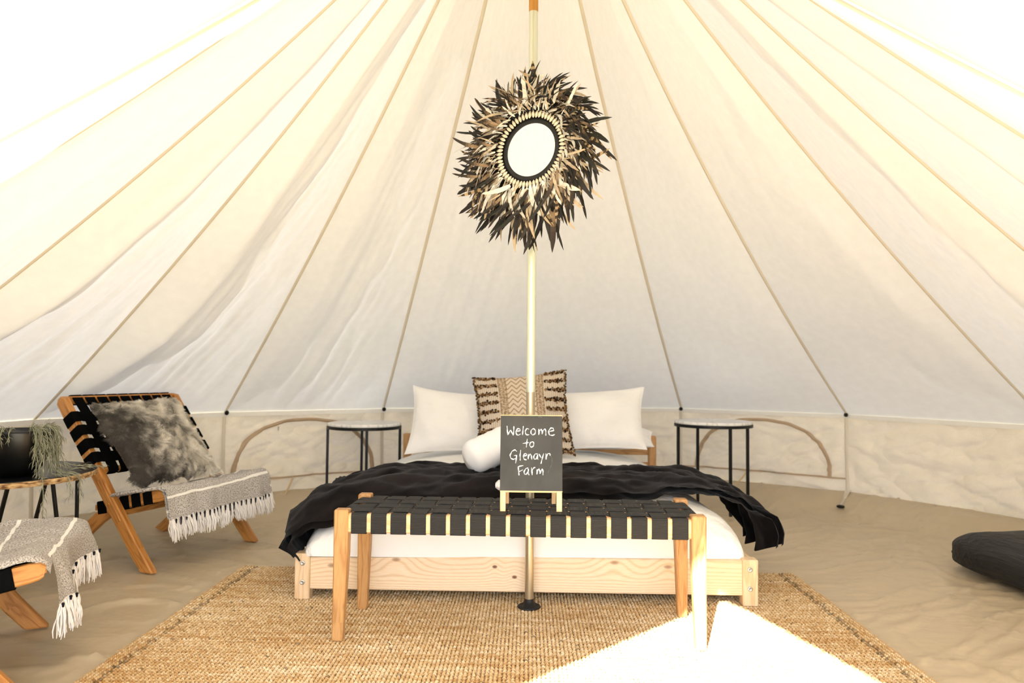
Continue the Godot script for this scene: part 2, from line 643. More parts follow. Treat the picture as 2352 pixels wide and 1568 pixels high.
func build_tent() -> void:
	var nz := fnoise(0.03, 7, 3)
	var roof := thing("ceiling", "cream canvas roof of the bell tent rising in panels to its peak", "tent roof", Vector3.ZERO, 0.0, "", "structure")
	for k in range(-7, 7):
		var st := S()
		sheet(st, func(u: float, v: float) -> Vector3: return gore_pt(k, u, v, nz), 44, 64, 1.0, 2.0)
		put("roof_panel", st, M.canvas, roof)
	for k in range(-7, 8):
		var st := S()
		var a := deg_to_rad(SEAM[k][0])
		var across := P(cos(a), 0, -sin(a))
		var inward := (P(sin(a), 0, cos(a)) * 0.66 + Vector3.UP * 0.75) * -1.0
		sheet(st, func(u: float, v: float) -> Vector3:
			var q := seam_pt(k, v)
			var s := u * 2.0 - 1.0
			return q + across * s * 0.0095 + inward * (0.004 + 0.006 * (1.0 - s * s)), 4, 60, 0.2, 6.0)
		put("seam", st, M.seam, roof)
	# the doubled cloth cap over the peak, outside
	var cap := S()
	sheet(cap, func(u: float, v: float) -> Vector3:
		var a := TAU * u
		var t := lerpf(0.8, 1.0, v)
		var rr := 2.95 * (1.0 - t) + 0.05 * t - 0.5 * t * (1.0 - t) + 0.02
		return P(PX + rr * sin(a), EAVE + (APEX - EAVE) * t + 0.025, PZ + rr * cos(a)), 48, 8, 4.0, 0.5)
	put("peak_cap", cap, M.seam, roof)
	# porch: two panels that carry the roof forward to the door frame
	var porch := thing("door_1", "open triangular tent doorway with its canvas drawn up to the porch frame", "doorway", Vector3.ZERO, 0.0, "", "structure")
	var a_top := P(-0.415, 2.41, -0.6)
	for sgn in [-1, 1]:
		var foot := P(-1.75, 0.0, -0.6) if sgn < 0 else P(1.8, 0.0, -0.6)
		var mid := P(-1.036, 1.82, -0.6) if sgn < 0 else P(0.197, 1.82, -0.6)
		var k: int = -7 if sgn < 0 else 7
		var path := Curve3D.new()
		for q in [P(PX, APEX, PZ - 0.05), a_top, a_top + P(0.044 * sgn, -0.01, 0), mid, P(-1.5 if sgn < 0 else 1.2, 1.3, -0.6), foot]: path.add_point(q)
		var low := Curve3D.new()
		for i in 13: low.add_point(seam_pt(k, 1.0 - i / 12.0))
		var e := seam_pt(k, 0.0)
		low.add_point(Vector3(e.x, 0.0, e.z))
		var st := S()
		var l1 := path.get_baked_length()
		var l2 := low.get_baked_length()
		sheet(st, func(u: float, v: float) -> Vector3:
			var p := path.sample_baked(v * l1)
			var q := low.sample_baked(v * l2)
			return p.lerp(q, u) - Vector3(0, 0.05 * sin(PI * u) * sin(PI * v), 0), 16, 60, 1.0, 2.0)
		put("porch_panel", st, M.double, porch)
		var hem := S()
		var pts := []
		for i in 25: pts.append(path.sample_baked(l1 * (0.5 + 0.5 * i / 24.0)))
		tube(hem, pts, 0.012, 6)
		put("door_hem", hem, M.seam, porch)
	# walls: each side a strip of straight panels between the corner poles
	var wn := fnoise(0.03, 17, 3)
	var sides := {"wall_left": [-7, -2, "low cream canvas wall of the tent on the chairs' side", "tent wall"], "wall_back": [-2, 2, "low beige canvas wall of the tent behind the bed, with two zipped windows", "tent wall"], "wall_right": [2, 7, "low beige creased canvas wall of the tent beside the black floor cushion", "tent wall"]}
	for name in sides:
		var d: Array = sides[name]
		var o := thing(name, d[2], d[3], Vector3.ZERO, 0.0, "", "structure")
		for k in range(d[0], d[1]):
			var st := S()
			sheet(st, func(u: float, v: float) -> Vector3: return wall_pt(k, u, v, wn), 84, 40, 1.2, 0.7)
			put("wall_panel", st, M.wall, o)
			var sk := S()
			sheet(sk, func(u: float, v: float) -> Vector3:
				var q := wall_pt(k, u, 0.0, wn)
				var inn := P(PX, 0, PZ) - Vector3(q.x, 0, q.z)
				return q + inn.normalized() * (0.012 + 0.05 * v + 0.01 * wn.get_noise_2d(u * 300.0, v * 30.0 + k * 50)) + Vector3(0, 0.02 - 0.03 * v + 0.008 * sin(u * 9.0 + k) * v, 0), 30, 4, 2.0, 0.1)
			put("mud_flap", sk, M.floor, o)
		for k in range(d[0], d[1] + (1 if name == "wall_right" else 0)):
			# seam down the wall and the toggle at the eave
			var s2 := S()
			var top_p := wall_pt(mini(k, 6), 0.0 if k < 7 else 1.0, 1.0, wn)
			var bot_p := wall_pt(mini(k, 6), 0.0 if k < 7 else 1.0, 0.02, wn)
			var inn := (P(PX, 0, PZ) - Vector3(top_p.x, 0, top_p.z)).normalized()
			var along := inn.cross(Vector3.UP)
			sheet(s2, func(u: float, v: float) -> Vector3:
				var q := bot_p.lerp(top_p, v)
				var s := u * 2.0 - 1.0
				return q + along * (s * 0.012 + 0.02 * sin(v * 2.4) * 0.4) + inn * (0.008 + 0.006 * (1.0 - s * s)), 4, 12, 0.3, 2.0)
			put("wall_seam", s2, M.seam, o)
			var tg := S()
			var c := top_p + inn * 0.03 + Vector3(0, 0.005, 0)
			var pts := []
			for i in 13:
				var a := TAU * i / 12.0
				pts.append(c + (along * cos(a) + Vector3.UP * sin(a)) * 0.010)
			tube(tg, pts, 0.0055, 6, false)
			lathe(tg, [[0.001, 0.016], [0.008, 0.013], [0.008, -0.001], [0.001, -0.004]], c - Vector3(0, 0.006, 0), 8)
			if k != -3: put("toggle", tg, M.dark_metal, o)
		var hem := S()
		for k in range(d[0], d[1]):
			sheet(hem, func(u: float, v: float) -> Vector3:
				var q := wall_pt(k, u, 1.0, wn)
				var inn := (P(PX, 0, PZ) - Vector3(q.x, 0, q.z)).normalized()
				return q + inn * (0.012 + 0.01 * v) + Vector3(0, 0.008 - 0.028 * v, 0), 30, 2, 1.2, 0.03)
		put("eave_hem", hem, M.canvas, o)
	window_at("window_1", -2, 0.05, 0.93, "half round zipped window in the back wall behind the left bedside table", wn)
	window_at("window_2", 1, 0.1, 0.9, "half round zipped window in the back wall behind the right bedside table", wn)
	# eyelet pegged to the floor at the corner right of the bed
	var ey := thing("peg_loop", "dark eyelet holding the wall corner down to the groundsheet right of the bed", "eyelet", P(2.25, floor_y(2.25, 5.1), 5.1))
	var es := S()
	var ring := []
	for i in 13: ring.append(Vector3(cos(TAU * i / 12.0) * 0.018, 0.014, sin(TAU * i / 12.0) * 0.018))
	tube(es, ring, 0.009, 6, false)
	put("ring", es, M.dark_metal, ey)
	var lp := S()
	var w2 := wall_pt(1, 1.0, 0.0, wn) - ey.position
	bar(lp, [Vector3(0, 0.014, 0), w2 * 0.5 + Vector3(0, 0.02, 0), w2 + Vector3(0, 0.03, 0)], Vector3(0.6, 0, 0.8), [[0.012, 0.004], [0.022, 0.004], [0.04, 0.004]], 0.001, true)
	put("webbing_loop", lp, M.wall, ey)


func wall_pt(k: int, u: float, v: float, wn: FastNoiseLite) -> Vector3:
	var p := seam_pt(k, 0.0)
	var q := seam_pt(k + 1, 0.0)
	var c := p.lerp(q, u)
	var radial := Vector3(c.x - PX, 0, c.z + PZ).normalized()
	var y := 0.1 + (EAVE - 0.1) * v
	var e := sin(PI * u)
	var bulge := 0.02 * e * sin(PI * v) + 0.03 * e * (1.0 - v)
	var x := u * 1.15 + k * 3.7
	var a1 := 1.0 - absf(wn.get_noise_2d(x * 26.0 + v * 34.0, v * 16.0 - x * 14.0 + k * 90.0)) * 3.0
	var a2 := 1.0 - absf(wn.get_noise_2d(x * 40.0 - v * 52.0 + 700.0, v * 30.0 + x * 20.0)) * 3.0
	var cr := wn.get_noise_2d(x * 22.0 + v * 30.0, v * 12.0 - x * 12.0) * 0.03 + pow(maxf(a1, 0.0), 4.0) * 0.034 + pow(maxf(a2, 0.0), 4.0) * 0.024
	# cloth gathered at the corners
	var g := exp(-u * 9.0) * sin(v * 3.0 + u * 40.0) * 0.012 + exp(-(1.0 - u) * 9.0) * sin(v * 3.0 + (1.0 - u) * 40.0) * 0.012
	return Vector3(c.x, y, c.z) + radial * (bulge + (cr * minf(1.0, e * 3.0) + g) * (1.0 - pow(v, 5.0)) - 0.012)


func window_at(name: String, k: int, u0: float, u1: float, label: String, wn: FastNoiseLite) -> void:
	var o := thing(name, label, "tent window", Vector3.ZERO, 0.0, "", "structure")
	var mid := (u0 + u1) / 2
	var on := func(u: float, v: float, out: float) -> Vector3:
		var q := wall_pt(k, u, v, wn)
		return q + (P(PX, 0, PZ) - Vector3(q.x, 0, q.z)).normalized() * out
	var arch := S()
	sheet(arch, func(u: float, v: float) -> Vector3:
		var a := PI * (1.0 - u)
		var s := v * 2.0 - 1.0
		var rr := 1.0 + s * 0.03 + 0.006 * sin(u * 47.0) * sin(u * 19.0)
		var ca := cos(a)
		var x := signf(ca) * pow(absf(ca), 0.86) * rr
		return on.call(mid + x * (u1 - u0) / 2.0, 0.2 + 0.7 * pow(sin(a), 0.9) * rr, 0.012 + 0.008 * (1.0 - s * s) + 0.003 * sin(u * 60.0)), 60, 4, 3.0, 0.1)
	put("zip_arch", arch, M.zip, o)
	var hem := S()
	sheet(hem, func(u: float, v: float) -> Vector3: return on.call(0.01 + u * 0.98, 0.185 + v * 0.022, 0.016 + 0.004 * sin(v * PI)), 40, 2, 2.0, 0.1)
	put("hem_band", hem, M.zip, o)
	var tie := S()
	var at: Vector3 = on.call(mid - 0.08, 0.19, 0.03)
	var inn := (P(PX, 0, PZ) - Vector3(at.x, 0, at.z)).normalized()
	var along := inn.cross(Vector3.UP)
	tube(tie, [at, at + inn * 0.02 + along * 0.03 - Vector3(0, 0.05, 0), at + inn * 0.05 + along * 0.07 - Vector3(0, 0.1, 0), at + inn * 0.09 + along * 0.1 - Vector3(0, 0.14, 0)], 0.006, 6)
	put("tie_cord", tie, M.rope, o)
	var pull := S()
	var pa: Vector3 = on.call(mid - (u1 - u0) * 0.2, 0.82, 0.03)
	block(pull, pa - Vector3(0, 0.012, 0), Vector3(0.008, 0.03, 0.004), 0.001)
	put("zip_pull", pull, M.bolt, o)


func build_ground() -> void:
	var st := S()
	sheet(st, func(u: float, v: float) -> Vector3: return P(-20.0 + 40.0 * u, -0.03, -20.0 + 40.0 * v), 20, 20, 40, 40)
	top("ground", st, M.ground, "dry pale grass around the tent, seen only through its doorway", "ground", "", "structure")


func build_floor() -> void:
	var n1 := fnoise(1.0, 25, 2)
	var n2 := fnoise(2.1, 27, 2)
	var n3 := fnoise(0.6, 29, 2)
	var cell := FastNoiseLite.new()
	cell.seed = 23
	cell.noise_type = FastNoiseLite.TYPE_CELLULAR
	cell.cellular_return_type = FastNoiseLite.RETURN_DISTANCE2_SUB
	cell.fractal_type = FastNoiseLite.FRACTAL_NONE
	cell.frequency = 2.3
	var step := 0.022
	var nx := 288
	var nz := 281
	var hs := PackedVector3Array()
	hs.resize((nx + 1) * (nz + 1))
	var inside := PackedByteArray()
	inside.resize(hs.size())
	for j in nz + 1:
		for i in nx + 1:
			var x := -3.1 + i * step
			var d := 0.0 + j * step
			var r := Vector2(x - PX, d - PZ).length()
			var az := atan2(x - PX, d - PZ)
			var e := rim_r(az) - r if absf(az) < deg_to_rad(157.0) else 1.0
			var ang := 0.5 * x
			var wx := x * 0.42 + d * 0.2 * ang + n3.get_noise_2d(x, d) * 0.5
			var wd := d * 1.5 - x * 0.35 * ang + n3.get_noise_2d(x + 9.0, d) * 0.4
			var c1 := maxf(1.0 - absf(n1.get_noise_2d(wx, wd)) * 8.0, 0.0)
			var c2 := maxf(1.0 - absf(n2.get_noise_2d(wx + 50.0, wd)) * 7.0, 0.0)
			var cr := maxf(0.0, 0.55 - (cell.get_noise_2d(wx * 1.1, wd * 1.1) + 1.0) * 4.5)
			var cr2 := maxf(0.0, 0.55 - (cell.get_noise_2d(wx * 2.3 + 40.0, wd * 2.1) + 1.0) * 4.5)
			var h := pow(c1, 2.0) * 0.012 + pow(c2, 2.0) * 0.004 + cr * 0.016 + cr2 * 0.008 + n2.get_noise_2d(wx * 0.5, wd * 0.5) * 0.003 + 0.003
			# flat where the rug lies
			var flat := 1.0
			if absf(x) < 1.36 and d < 3.62: flat = 0.0
			hs[j * (nx + 1) + i] = P(x, floor_y(x, d) + h * flat - 0.008, d)
			inside[j * (nx + 1) + i] = 1 if e > -0.03 else 0
	var st := S()
	st.set_smooth_group(0)
	for j in nz:
		for i in nx:
			var k := j * (nx + 1) + i
			if inside[k] + inside[k + 1] + inside[k + nx + 1] + inside[k + nx + 2] == 4:
				var u := Vector2(i, j) * step
				quad(st, hs[k], hs[k + nx + 1], hs[k + nx + 2], hs[k + 1], u, u + Vector2(0, step), u + Vector2(step, step), u + Vector2(step, 0))
	top("floor", st, M.floor, "creased beige groundsheet of the tent", "groundsheet", "", "structure")


func build_rug() -> void:
	# local x along the back edge, local z towards the door
	var o := thing("rug", "golden woven jute rug lying under the bed end and the bench", "rug", P(0.03, 0.0, 3.565), 0.0)
	o.rotation.y = -0.02
	var w := 2.6
	var l := 1.95
	var st := S()
	block(st, Vector3(0, 0.004, l / 2), Vector3(w, 0.006, l), 0.001)
	put("backing", st, M.jute_base, o)
	var loop := S()
	# one braided loop: a low lozenge of yarn
	var rings := []
	for i in 5:
		var t := i / 4.0
		var ring := PackedVector3Array()
		var rr := sin(PI * clampf(t, 0.06, 0.94))
		for k in 5:
			var a := PI * k / 4.0
			ring.append(Vector3((t - 0.5) * 0.0165, sin(a) * 0.0085 * rr, cos(a) * 0.0054 * rr))
		ring.append(Vector3((t - 0.5) * 0.0165, -0.002, 0))
		rings.append(ring)
	loft(loop, rings, true, true)
	var mesh := mesh_of(loop)
	var nx := int(w / 0.0135)
	var nz := int(l / 0.0118)
	var mm := MultiMesh.new()
	mm.transform_format = MultiMesh.TRANSFORM_3D
	mm.use_colors = true
	mm.mesh = mesh
	mm.instance_count = nx * nz
	var n := fnoise(0.06, 201, 3)
	var n2 := fnoise(0.012, 202, 2)
	var k := 0
	for j in nz:
		var row := rng.randf_range(-1.0, 1.0)
		for i in nx:
			var x := (i + 0.5) * w / nx - w / 2.0 + rng.randf_range(-0.001, 0.001)
			var z := (j + 0.5) * l / nz + rng.randf_range(-0.0008, 0.0008) + 0.002 * sin(i * 0.2)
			var tilt := 0.62 + rng.randf_range(-0.2, 0.2)
			if j % 2 == 1: tilt = -tilt * 0.7
			var s := rng.randf_range(0.85, 1.15)
			var b := Basis(Vector3.UP, tilt).scaled(Vector3(s, rng.randf_range(0.8, 1.2), s))
			var edge := minf(x + w / 2.0, w / 2.0 - x)
			if edge < 0.055: b = Basis(Vector3.UP, PI / 2 + tilt * 0.6).scaled(Vector3(1.1, 1.3, 1.1))
			var f := n.get_noise_2d(i * 0.4, j * 4.0) * 0.55 + n2.get_noise_2d(i, j) * 0.4 + row * 0.14 + rng.randf_range(-0.42, 0.42) + 0.12
			var c := Color(0.80, 0.675, 0.495).lerp(Color(0.93, 0.85, 0.72), clampf(f, 0.0, 1.0)).lerp(Color(0.66, 0.47, 0.27), clampf(-f * 0.9, 0.0, 0.85))
			if edge > 0.05 + rng.randf_range(-0.006, 0.0) and edge < 0.064: c = c.darkened(0.35 * rng.randf())
			if rng.randf() < 0.006: c = c.darkened(0.3)
			mm.set_instance_transform(k, Transform3D(b, Vector3(x, 0.007, z)))
			mm.set_instance_color(k, c.srgb_to_linear())
			k += 1
	var mi := MultiMeshInstance3D.new()
	mi.name = "woven_loops"
	mi.multimesh = mm
	mi.material_override = M.tint
	mi.set_meta("kind", "stuff")
	o.add_child(mi, true)
	# loose fibres along the side edges
	var fr := S()
	for sgn in [-1, 1]:
		for i in 500:
			var z := rng.randf() * l
			var p := Vector3(sgn * (w / 2 - 0.006), 0.008, z)
			var q := p + Vector3(sgn * rng.randf_range(0.006, 0.02), rng.randf_range(-0.004, 0.008), rng.randf_range(-0.012, 0.012))
			band(fr, [p, (p + q) / 2 + Vector3(0, 0.003, 0), q], Vector3(0, 0.3, 1), 0.0022, 0.0008)
	put("loose_fibres", fr, mat("jute_fibre", Color(0.82, 0.64, 0.4), 1.0), o, "stuff")


func build_pole() -> void:
	var o := thing("tent_pole", "tall pale metal centre pole of the tent rising behind the bench", "tent pole", P(PX, 0, PZ + 0.012))
	var st := S()
	lathe(st, [[0.0178, 0.012], [0.0178, 0.872]], Vector3.ZERO, 24)
	put("lower_tube", st, M.steel_low, o)
	st = S()
	lathe(st, [[0.0188, 0.87], [0.0188, 0.874], [0.0192, 0.88], [0.0185, 0.885], [0.0185, 2.43]], Vector3.ZERO, 24)
	put("upper_tube", st, M.steel, o)
	st = S()
	lathe(st, [[0.019, 2.43], [0.0195, 2.435], [0.0195, 3.27], [0.03, 3.28], [0.03, 3.3]], Vector3.ZERO, 24)
	put("top_tube", st, M.brass, o)
	st = S()
	lathe(st, [[0.001, 0.0145], [0.044, 0.0145], [0.047, 0.017], [0.044, 0.022], [0.026, 0.024], [0.024, 0.034], [0.0185, 0.036], [0.0182, 0.05]], Vector3.ZERO, 32)
	put("foot_pad", st, M.rubber, o)


# ------------------------------------------------------------------ bed
const BX := 0.06

func build_bed() -> void:
	var o := thing("bed_frame", "low pale pine bed frame with bolted corner posts standing on the jute rug", "bed frame", P(BX, 0.0, 3.055), -0.024)
	# local: x right, z towards the camera, so depth d is z = 3.05 - d
	for sgn in [-1, 1]:
		var x: float = sgn * 0.9135
		var st := S()
		bar(st, [Vector3(x, 0.012, -0.03), Vector3(x, 0.198, -0.03)], Vector3.RIGHT, [0.062, 0.058], 0.004)
		var leg := put("corner_post", st, M.pine, o)
		for y in [0.083, 0.16]:
			var b := S()
			var c := Vector3(x - 0.003 * sgn, y, 0.0)
			var rings := []
			for p in [[0.0105, -0.001], [0.0105, 0.002], [0.0085, 0.0045], [0.004, 0.0045], [0.0035, 0.0025], [0.0005, 0.0025]]:
				var ring := PackedVector3Array()
				for q in 14: ring.append(c + Vector3(cos(TAU * q / 14.0) * p[0], sin(TAU * q / 14.0) * p[0], p[1]))
				rings.append(ring)
			loft(b, rings, true, true)
			put("bolt", b, M.bolt, leg)
		st = S()
		bar(st, [Vector3(sgn * 0.925, 0.122, -0.06), Vector3(sgn * 0.925, 0.122, -2.11)], Vector3.RIGHT, [0.03, 0.14], 0.004)
		put("side_rail", st, M.pine, o)
		st = S()
		bar(st, [Vector3(sgn * 0.85 + 0.015, 0.012, -2.13), Vector3(sgn * 0.85 + 0.015, 0.516, -2.13)], Vector3.RIGHT, [0.052, 0.05], 0.006)
		put("head_post", st, M.oak, o)
	# foot board: its own face mapping carries the knots
	var fb := S()
	var x0 := -0.882
	var x1 := 0.882
	var y0 := 0.052
	var y1 := 0.192
	var z0 := -0.012
	var z1 := -0.044
	var c := 0.004
	fb.set_smooth_group(-1)
	var uvf := func(p: Vector3) -> Vector2: return Vector2((p.x - x0) / (x1 - x0), (y1 - p.y) / (y1 - y0))
	var prof := [[y0 + c, z0], [y1 - c, z0], [y1, z0 - c], [y1, z1], [y0, z1], [y0, z0 - c]]
	for i in prof.size():
		var p: Array = prof[i]
		var q: Array = prof[(i + 1) % prof.size()]
		var a := Vector3(x0, p[0], p[1])
		var b := Vector3(x1, p[0], p[1])
		var d := Vector3(x1, q[0], q[1])
		var e := Vector3(x0, q[0], q[1])
		quad(fb, a, b, d, e, uvf.call(a), uvf.call(b), uvf.call(d), uvf.call(e))
	put("foot_board", fb, M.board, o)
	for y in [0.29, 0.43]:
		var hb := S()
		bar(hb, [Vector3(-0.81, y, -2.13), Vector3(0.84, y, -2.13)], Vector3.UP, [0.09, 0.02], 0.003)
		put("head_rail", hb, M.oak, o)
	for i in 13:
		var sl := S()
		bar(sl, [Vector3(-0.905, 0.174, -0.15 - i * 0.15), Vector3(0.905, 0.174, -0.15 - i * 0.15)], Vector3.UP, [0.016, 0.08], 0.002)
		put("slat", sl, M.pine, o)


func bed_profile(th: float, d: float) -> Vector3:
	var z := clampf((d - 3.075) / 0.36, 0.0, 1.0)
	var f := pow(maxf(1.0 - pow(1.0 - z, 2.6), 0.0), 1.0 / 2.6)
	var zb := clampf((5.16 - d) / 0.2, 0.0, 1.0)
	f *= pow(maxf(1.0 - pow(1.0 - zb, 3.0), 0.0), 1.0 / 3.0)
	var ct := cos(th)
	var s := sin(th)
	var x := 0.928 * signf(ct) * pow(absf(ct), 2.0 / 2.7) * (0.955 + 0.045 * f)
	return P(BX + x, 0.188 + 0.257 * pow(maxf(s, 0.0), 2.0 / 2.7) * f, d)


func build_bedding() -> void:
	var nz := fnoise(0.5, 301, 3)
	var st := S()
	var nn := fnoise(0.4, 303, 3)
	sheet(st, func(u: float, v: float) -> Vector3:
		var d := 3.075 + 2.085 * (v * v * (3.0 - 2.0 * v) * 0.55 + v * 0.45 if v > 0.0 else 0.0)
		d = 3.075 + 2.085 * (pow(v, 1.6))
		var th := PI * (1.0 - u)
		var p := bed_profile(th, d)
		var b := Vector3(p.x - BX, (p.y - 0.2) * 2.0, 0).normalized()
		return p + b * nn.get_noise_3d(p.x * 9.0, p.y * 16.0, p.z * 5.0) * 0.009 * minf(1.0, (p.y - 0.2) * 14.0), 90, 90, 2.0, 2.0)
	# front face closes onto the frame
	sheet(st, func(u: float, v: float) -> Vector3:
		var x := lerpf(-0.885, 0.885, u)
		return P(BX + x, 0.186, 3.075 + v * 2.085), 2, 2)
	top("mattress", st, M.linen, "plump white mattress and cover spread over the pine bed frame", "mattress")
	var pn := fnoise(0.25, 311, 3)
	st = S()
	pillow(st, P(-0.637, 0.86, 4.79), P(-0.10, 0.80, 4.764), P(-0.66, 0.435, 4.6), P(-0.02, 0.45, 4.604), 0.23, 0.1, pn, 0.045, 40)
	top("pillow", st, M.pillow, "plump white pillow propped up at the bed head on the left bedside table's side", "pillow", "white bed pillows")
	st = S()
	pillow(st, P(0.215, 0.82, 4.777), P(0.858, 0.865, 4.79), P(0.205, 0.455, 4.608), P(0.845, 0.475, 4.62), 0.23, 0.1, pn, 0.045, 40)
	top("pillow", st, M.pillow, "plump white pillow propped up at the bed head on the right bedside table's side", "pillow", "white bed pillows")
	st = S()
	pillow(st, P(0.35, 0.60, 5.02), P(0.95, 0.56, 5.0), P(0.35, 0.47, 4.78), P(0.935, 0.47, 4.86), 0.14, 0.06, pn, 0.02, 30)
	top("pillow", st, M.pillow, "white pillow lying flat, only its corner showing behind the upright right pillow", "pillow", "white bed pillows")
	patterned_cushion()
	black_throw()
	rolled_towels()


func patterned_cushion() -> void:
	var tl := P(-0.241, 0.912, 4.6)
	var tr := P(0.334, 0.972, 4.62)
	var bl := P(-0.2, 0.448, 4.4)
	var br := P(0.38, 0.458, 4.4)
	var o := thing("patterned_cushion", "beige woven cushion with zigzag middle and shaggy brown side stripes, leaning behind the pole", "cushion")
	var pn := fnoise(0.3, 321, 3)
	var st := S()
	pillow(st, tl, tr, bl, br, 0.17, 0.09, pn, 0.02, 40)
	put("cover", st, M.woven, o)
	# shaggy loops on the dark stripes
	var nor := (tr - tl).cross(bl - tl).normalized()
	var front := 1.0 if nor.z > 0 else -1.0
	var tuft := S()
	lathe(tuft, [[0.0005, -0.004], [0.0045, -0.0025], [0.0058, 0.001], [0.004, 0.0045], [0.0005, 0.006]], Vector3.ZERO, 6)
	var xs: Array[Transform3D] = []
	var cs: Array[Color] = []
	for sgn in [0, 1]:
		for row in 9:
			for q in 110:
				var u := rng.randf_range(0.015, 0.235)
				if sgn == 1: u = 1.0 - u
				var v := 0.02 + row * 0.117 + rng.randfn(0.0, 0.011) + 0.012 * sin(u * 9.0)
				if v < 0.0 or v > 1.0: continue
				xs.append(Transform3D(Basis.from_euler(Vector3(rng.randf() * TAU, rng.randf() * TAU, 0)).scaled(Vector3.ONE * rng.randf_range(0.7, 1.3)), pillow_pt(tl, tr, bl, br, 0.17, 0.09, u, v, nor * front) + nor * front * 0.004))
				var r := rng.randf()
				cs.append(Color(0.14, 0.11, 0.09) if r < 0.4 else Color(0.42, 0.3, 0.19) if r < 0.75 else Color(0.66, 0.55, 0.42))
	for e in 420:
		var side := rng.randi() % 2
		var v := rng.randf()
		var u := rng.randf_range(-0.012, 0.012) + side
		xs.append(Transform3D(Basis().scaled(Vector3.ONE * rng.randf_range(0.7, 1.2)), pillow_pt(tl, tr, bl, br, 0.17, 0.09, u, v, nor * front)))
		cs.append(Color(0.5, 0.38, 0.25) if rng.randf() < 0.6 else Color(0.25, 0.2, 0.15))
	scatter("shaggy_loops", mesh_of(tuft), xs, cs, M.tint, o)


func pillow_pt(tl: Vector3, tr: Vector3, bl: Vector3, br: Vector3, thick: float, pinch: float, u: float, v: float, nor: Vector3, pw := 0.55) -> Vector3:
	var uu := u * 2.0 - 1.0
	var vv := v * 2.0 - 1.0
	var cu := 0.5 + 0.5 * uu * (1.0 - pinch * (1.0 - vv * vv))
	var cv := 0.5 + 0.5 * vv * (1.0 - pinch * (1.0 - uu * uu))
	return tl.lerp(tr, cu).lerp(bl.lerp(br, cu), cv) + nor * thick * 0.5 * pow(maxf((1.0 - uu * uu) * (1.0 - vv * vv), 0.0), pw)


func scatter(called: String, mesh: Mesh, xs: Array[Transform3D], cs: Array[Color], m: Material, parent: Node) -> void:
	var mm := MultiMesh.new()
	mm.transform_format = MultiMesh.TRANSFORM_3D
	mm.use_colors = cs.size() > 0
	mm.mesh = mesh
	mm.instance_count = xs.size()
	for i in xs.size():
		mm.set_instance_transform(i, xs[i])
		if cs.size() > 0: mm.set_instance_color(i, cs[i].srgb_to_linear())
	var mi := MultiMeshInstance3D.new()
	mi.name = called
	mi.multimesh = mm
	mi.material_override = m
	mi.set_meta("kind", "stuff")
	parent.add_child(mi, true)


func black_throw() -> void:
	# cross section from the left tail over the bed to the right tail
	var cr := Curve3D.new()
	var sec := [[-0.94, 0.185], [-0.99, 0.25], [-0.975, 0.33], [-0.9, 0.405], [-0.74, 0.452], [-0.45, 0.474], [-0.1, 0.474], [0.25, 0.474], [0.55, 0.468], [0.8, 0.45], [0.98, 0.405], [1.06, 0.345], [1.11, 0.28], [1.13, 0.2], [1.125, 0.15]]
	for i in sec.size():
		var a: Array = sec[maxi(i - 1, 0)]
		var b: Array = sec[mini(i + 1, sec.size() - 1)]
		var t := Vector3(b[0] - a[0], b[1] - a[1], 0) / 6.0
		cr.add_point(Vector3(sec[i][0], sec[i][1], 0), -t, t)
	var len := cr.get_baked_length()
	var fx := [-1.0, -0.85, -0.5, 0.0, 0.5, 0.8, 1.0, 1.2]
	var fz := [3.045, 3.06, 3.09, 3.13, 3.2, 3.27, 3.33, 3.42]
	var bz := [3.62, 3.78, 3.9, 3.82, 3.9, 3.95, 3.86, 3.66]
	var n := fnoise(0.35, 331, 3)
	var pick := func(tab: Array, x: float) -> float:
		for i in fx.size() - 1:
			if x <= fx[i + 1]:
				return lerpf(tab[i], tab[i + 1], smoothstep(0.0, 1.0, clampf((x - fx[i]) / (fx[i + 1] - fx[i]), 0.0, 1.0)))
		return tab[-1]
	var st := S()
	for layer in 2:
		sheet(st, func(u: float, v: float) -> Vector3:
			var q := cr.sample_baked(u * len)
			var d: float = lerpf(pick.call(fz, q.x), pick.call(bz, q.x), v) + 0.012 * sin(q.x * 7.0 + 1.0) * (1.0 if v < 0.5 else 1.6)
			var z := clampf((d - 3.03) / 0.36, 0.0, 1.0)
			var f := pow(maxf(1.0 - pow(1.0 - z, 2.6), 0.0), 1.0 / 2.6)
			var base := 0.2 if q.x < 0.9 else 0.2 - 0.2 * smoothstep(0.9, 1.15, q.x)
			var y := base + (q.y - base) * lerpf(1.0, f, 1.0 if q.x < 0.9 else 1.0 - smoothstep(0.9, 1.05, q.x))
			if q.y < 0.2: y = q.y
			var puff := sin(PI * v) * 0.022 + n.get_noise_2d(q.x * 6.0 + d * 4.0, d * 14.0) * 0.034 + n.get_noise_2d(q.x * 14.0, d * 34.0) * 0.014
			var tail := smoothstep(0.95, 1.15, q.x)
			puff += tail * 0.045 * sin(v * 15.0 + q.y * 6.0)
			var lt := smoothstep(-0.85, -0.97, q.x)
			var out := Vector3(tail - lt, 1.0 - 0.6 * tail - 0.6 * lt, 0).normalized()
			return P(BX - 0.005 + q.x, y, d) + out * (puff - layer * 0.028) - Vector3(0, 0, 0.0), 150, 44, 3.0, 1.2)
	top("throw", st, M.velvet, "black velvet throw draped across the foot end of the white bed", "throw blanket")


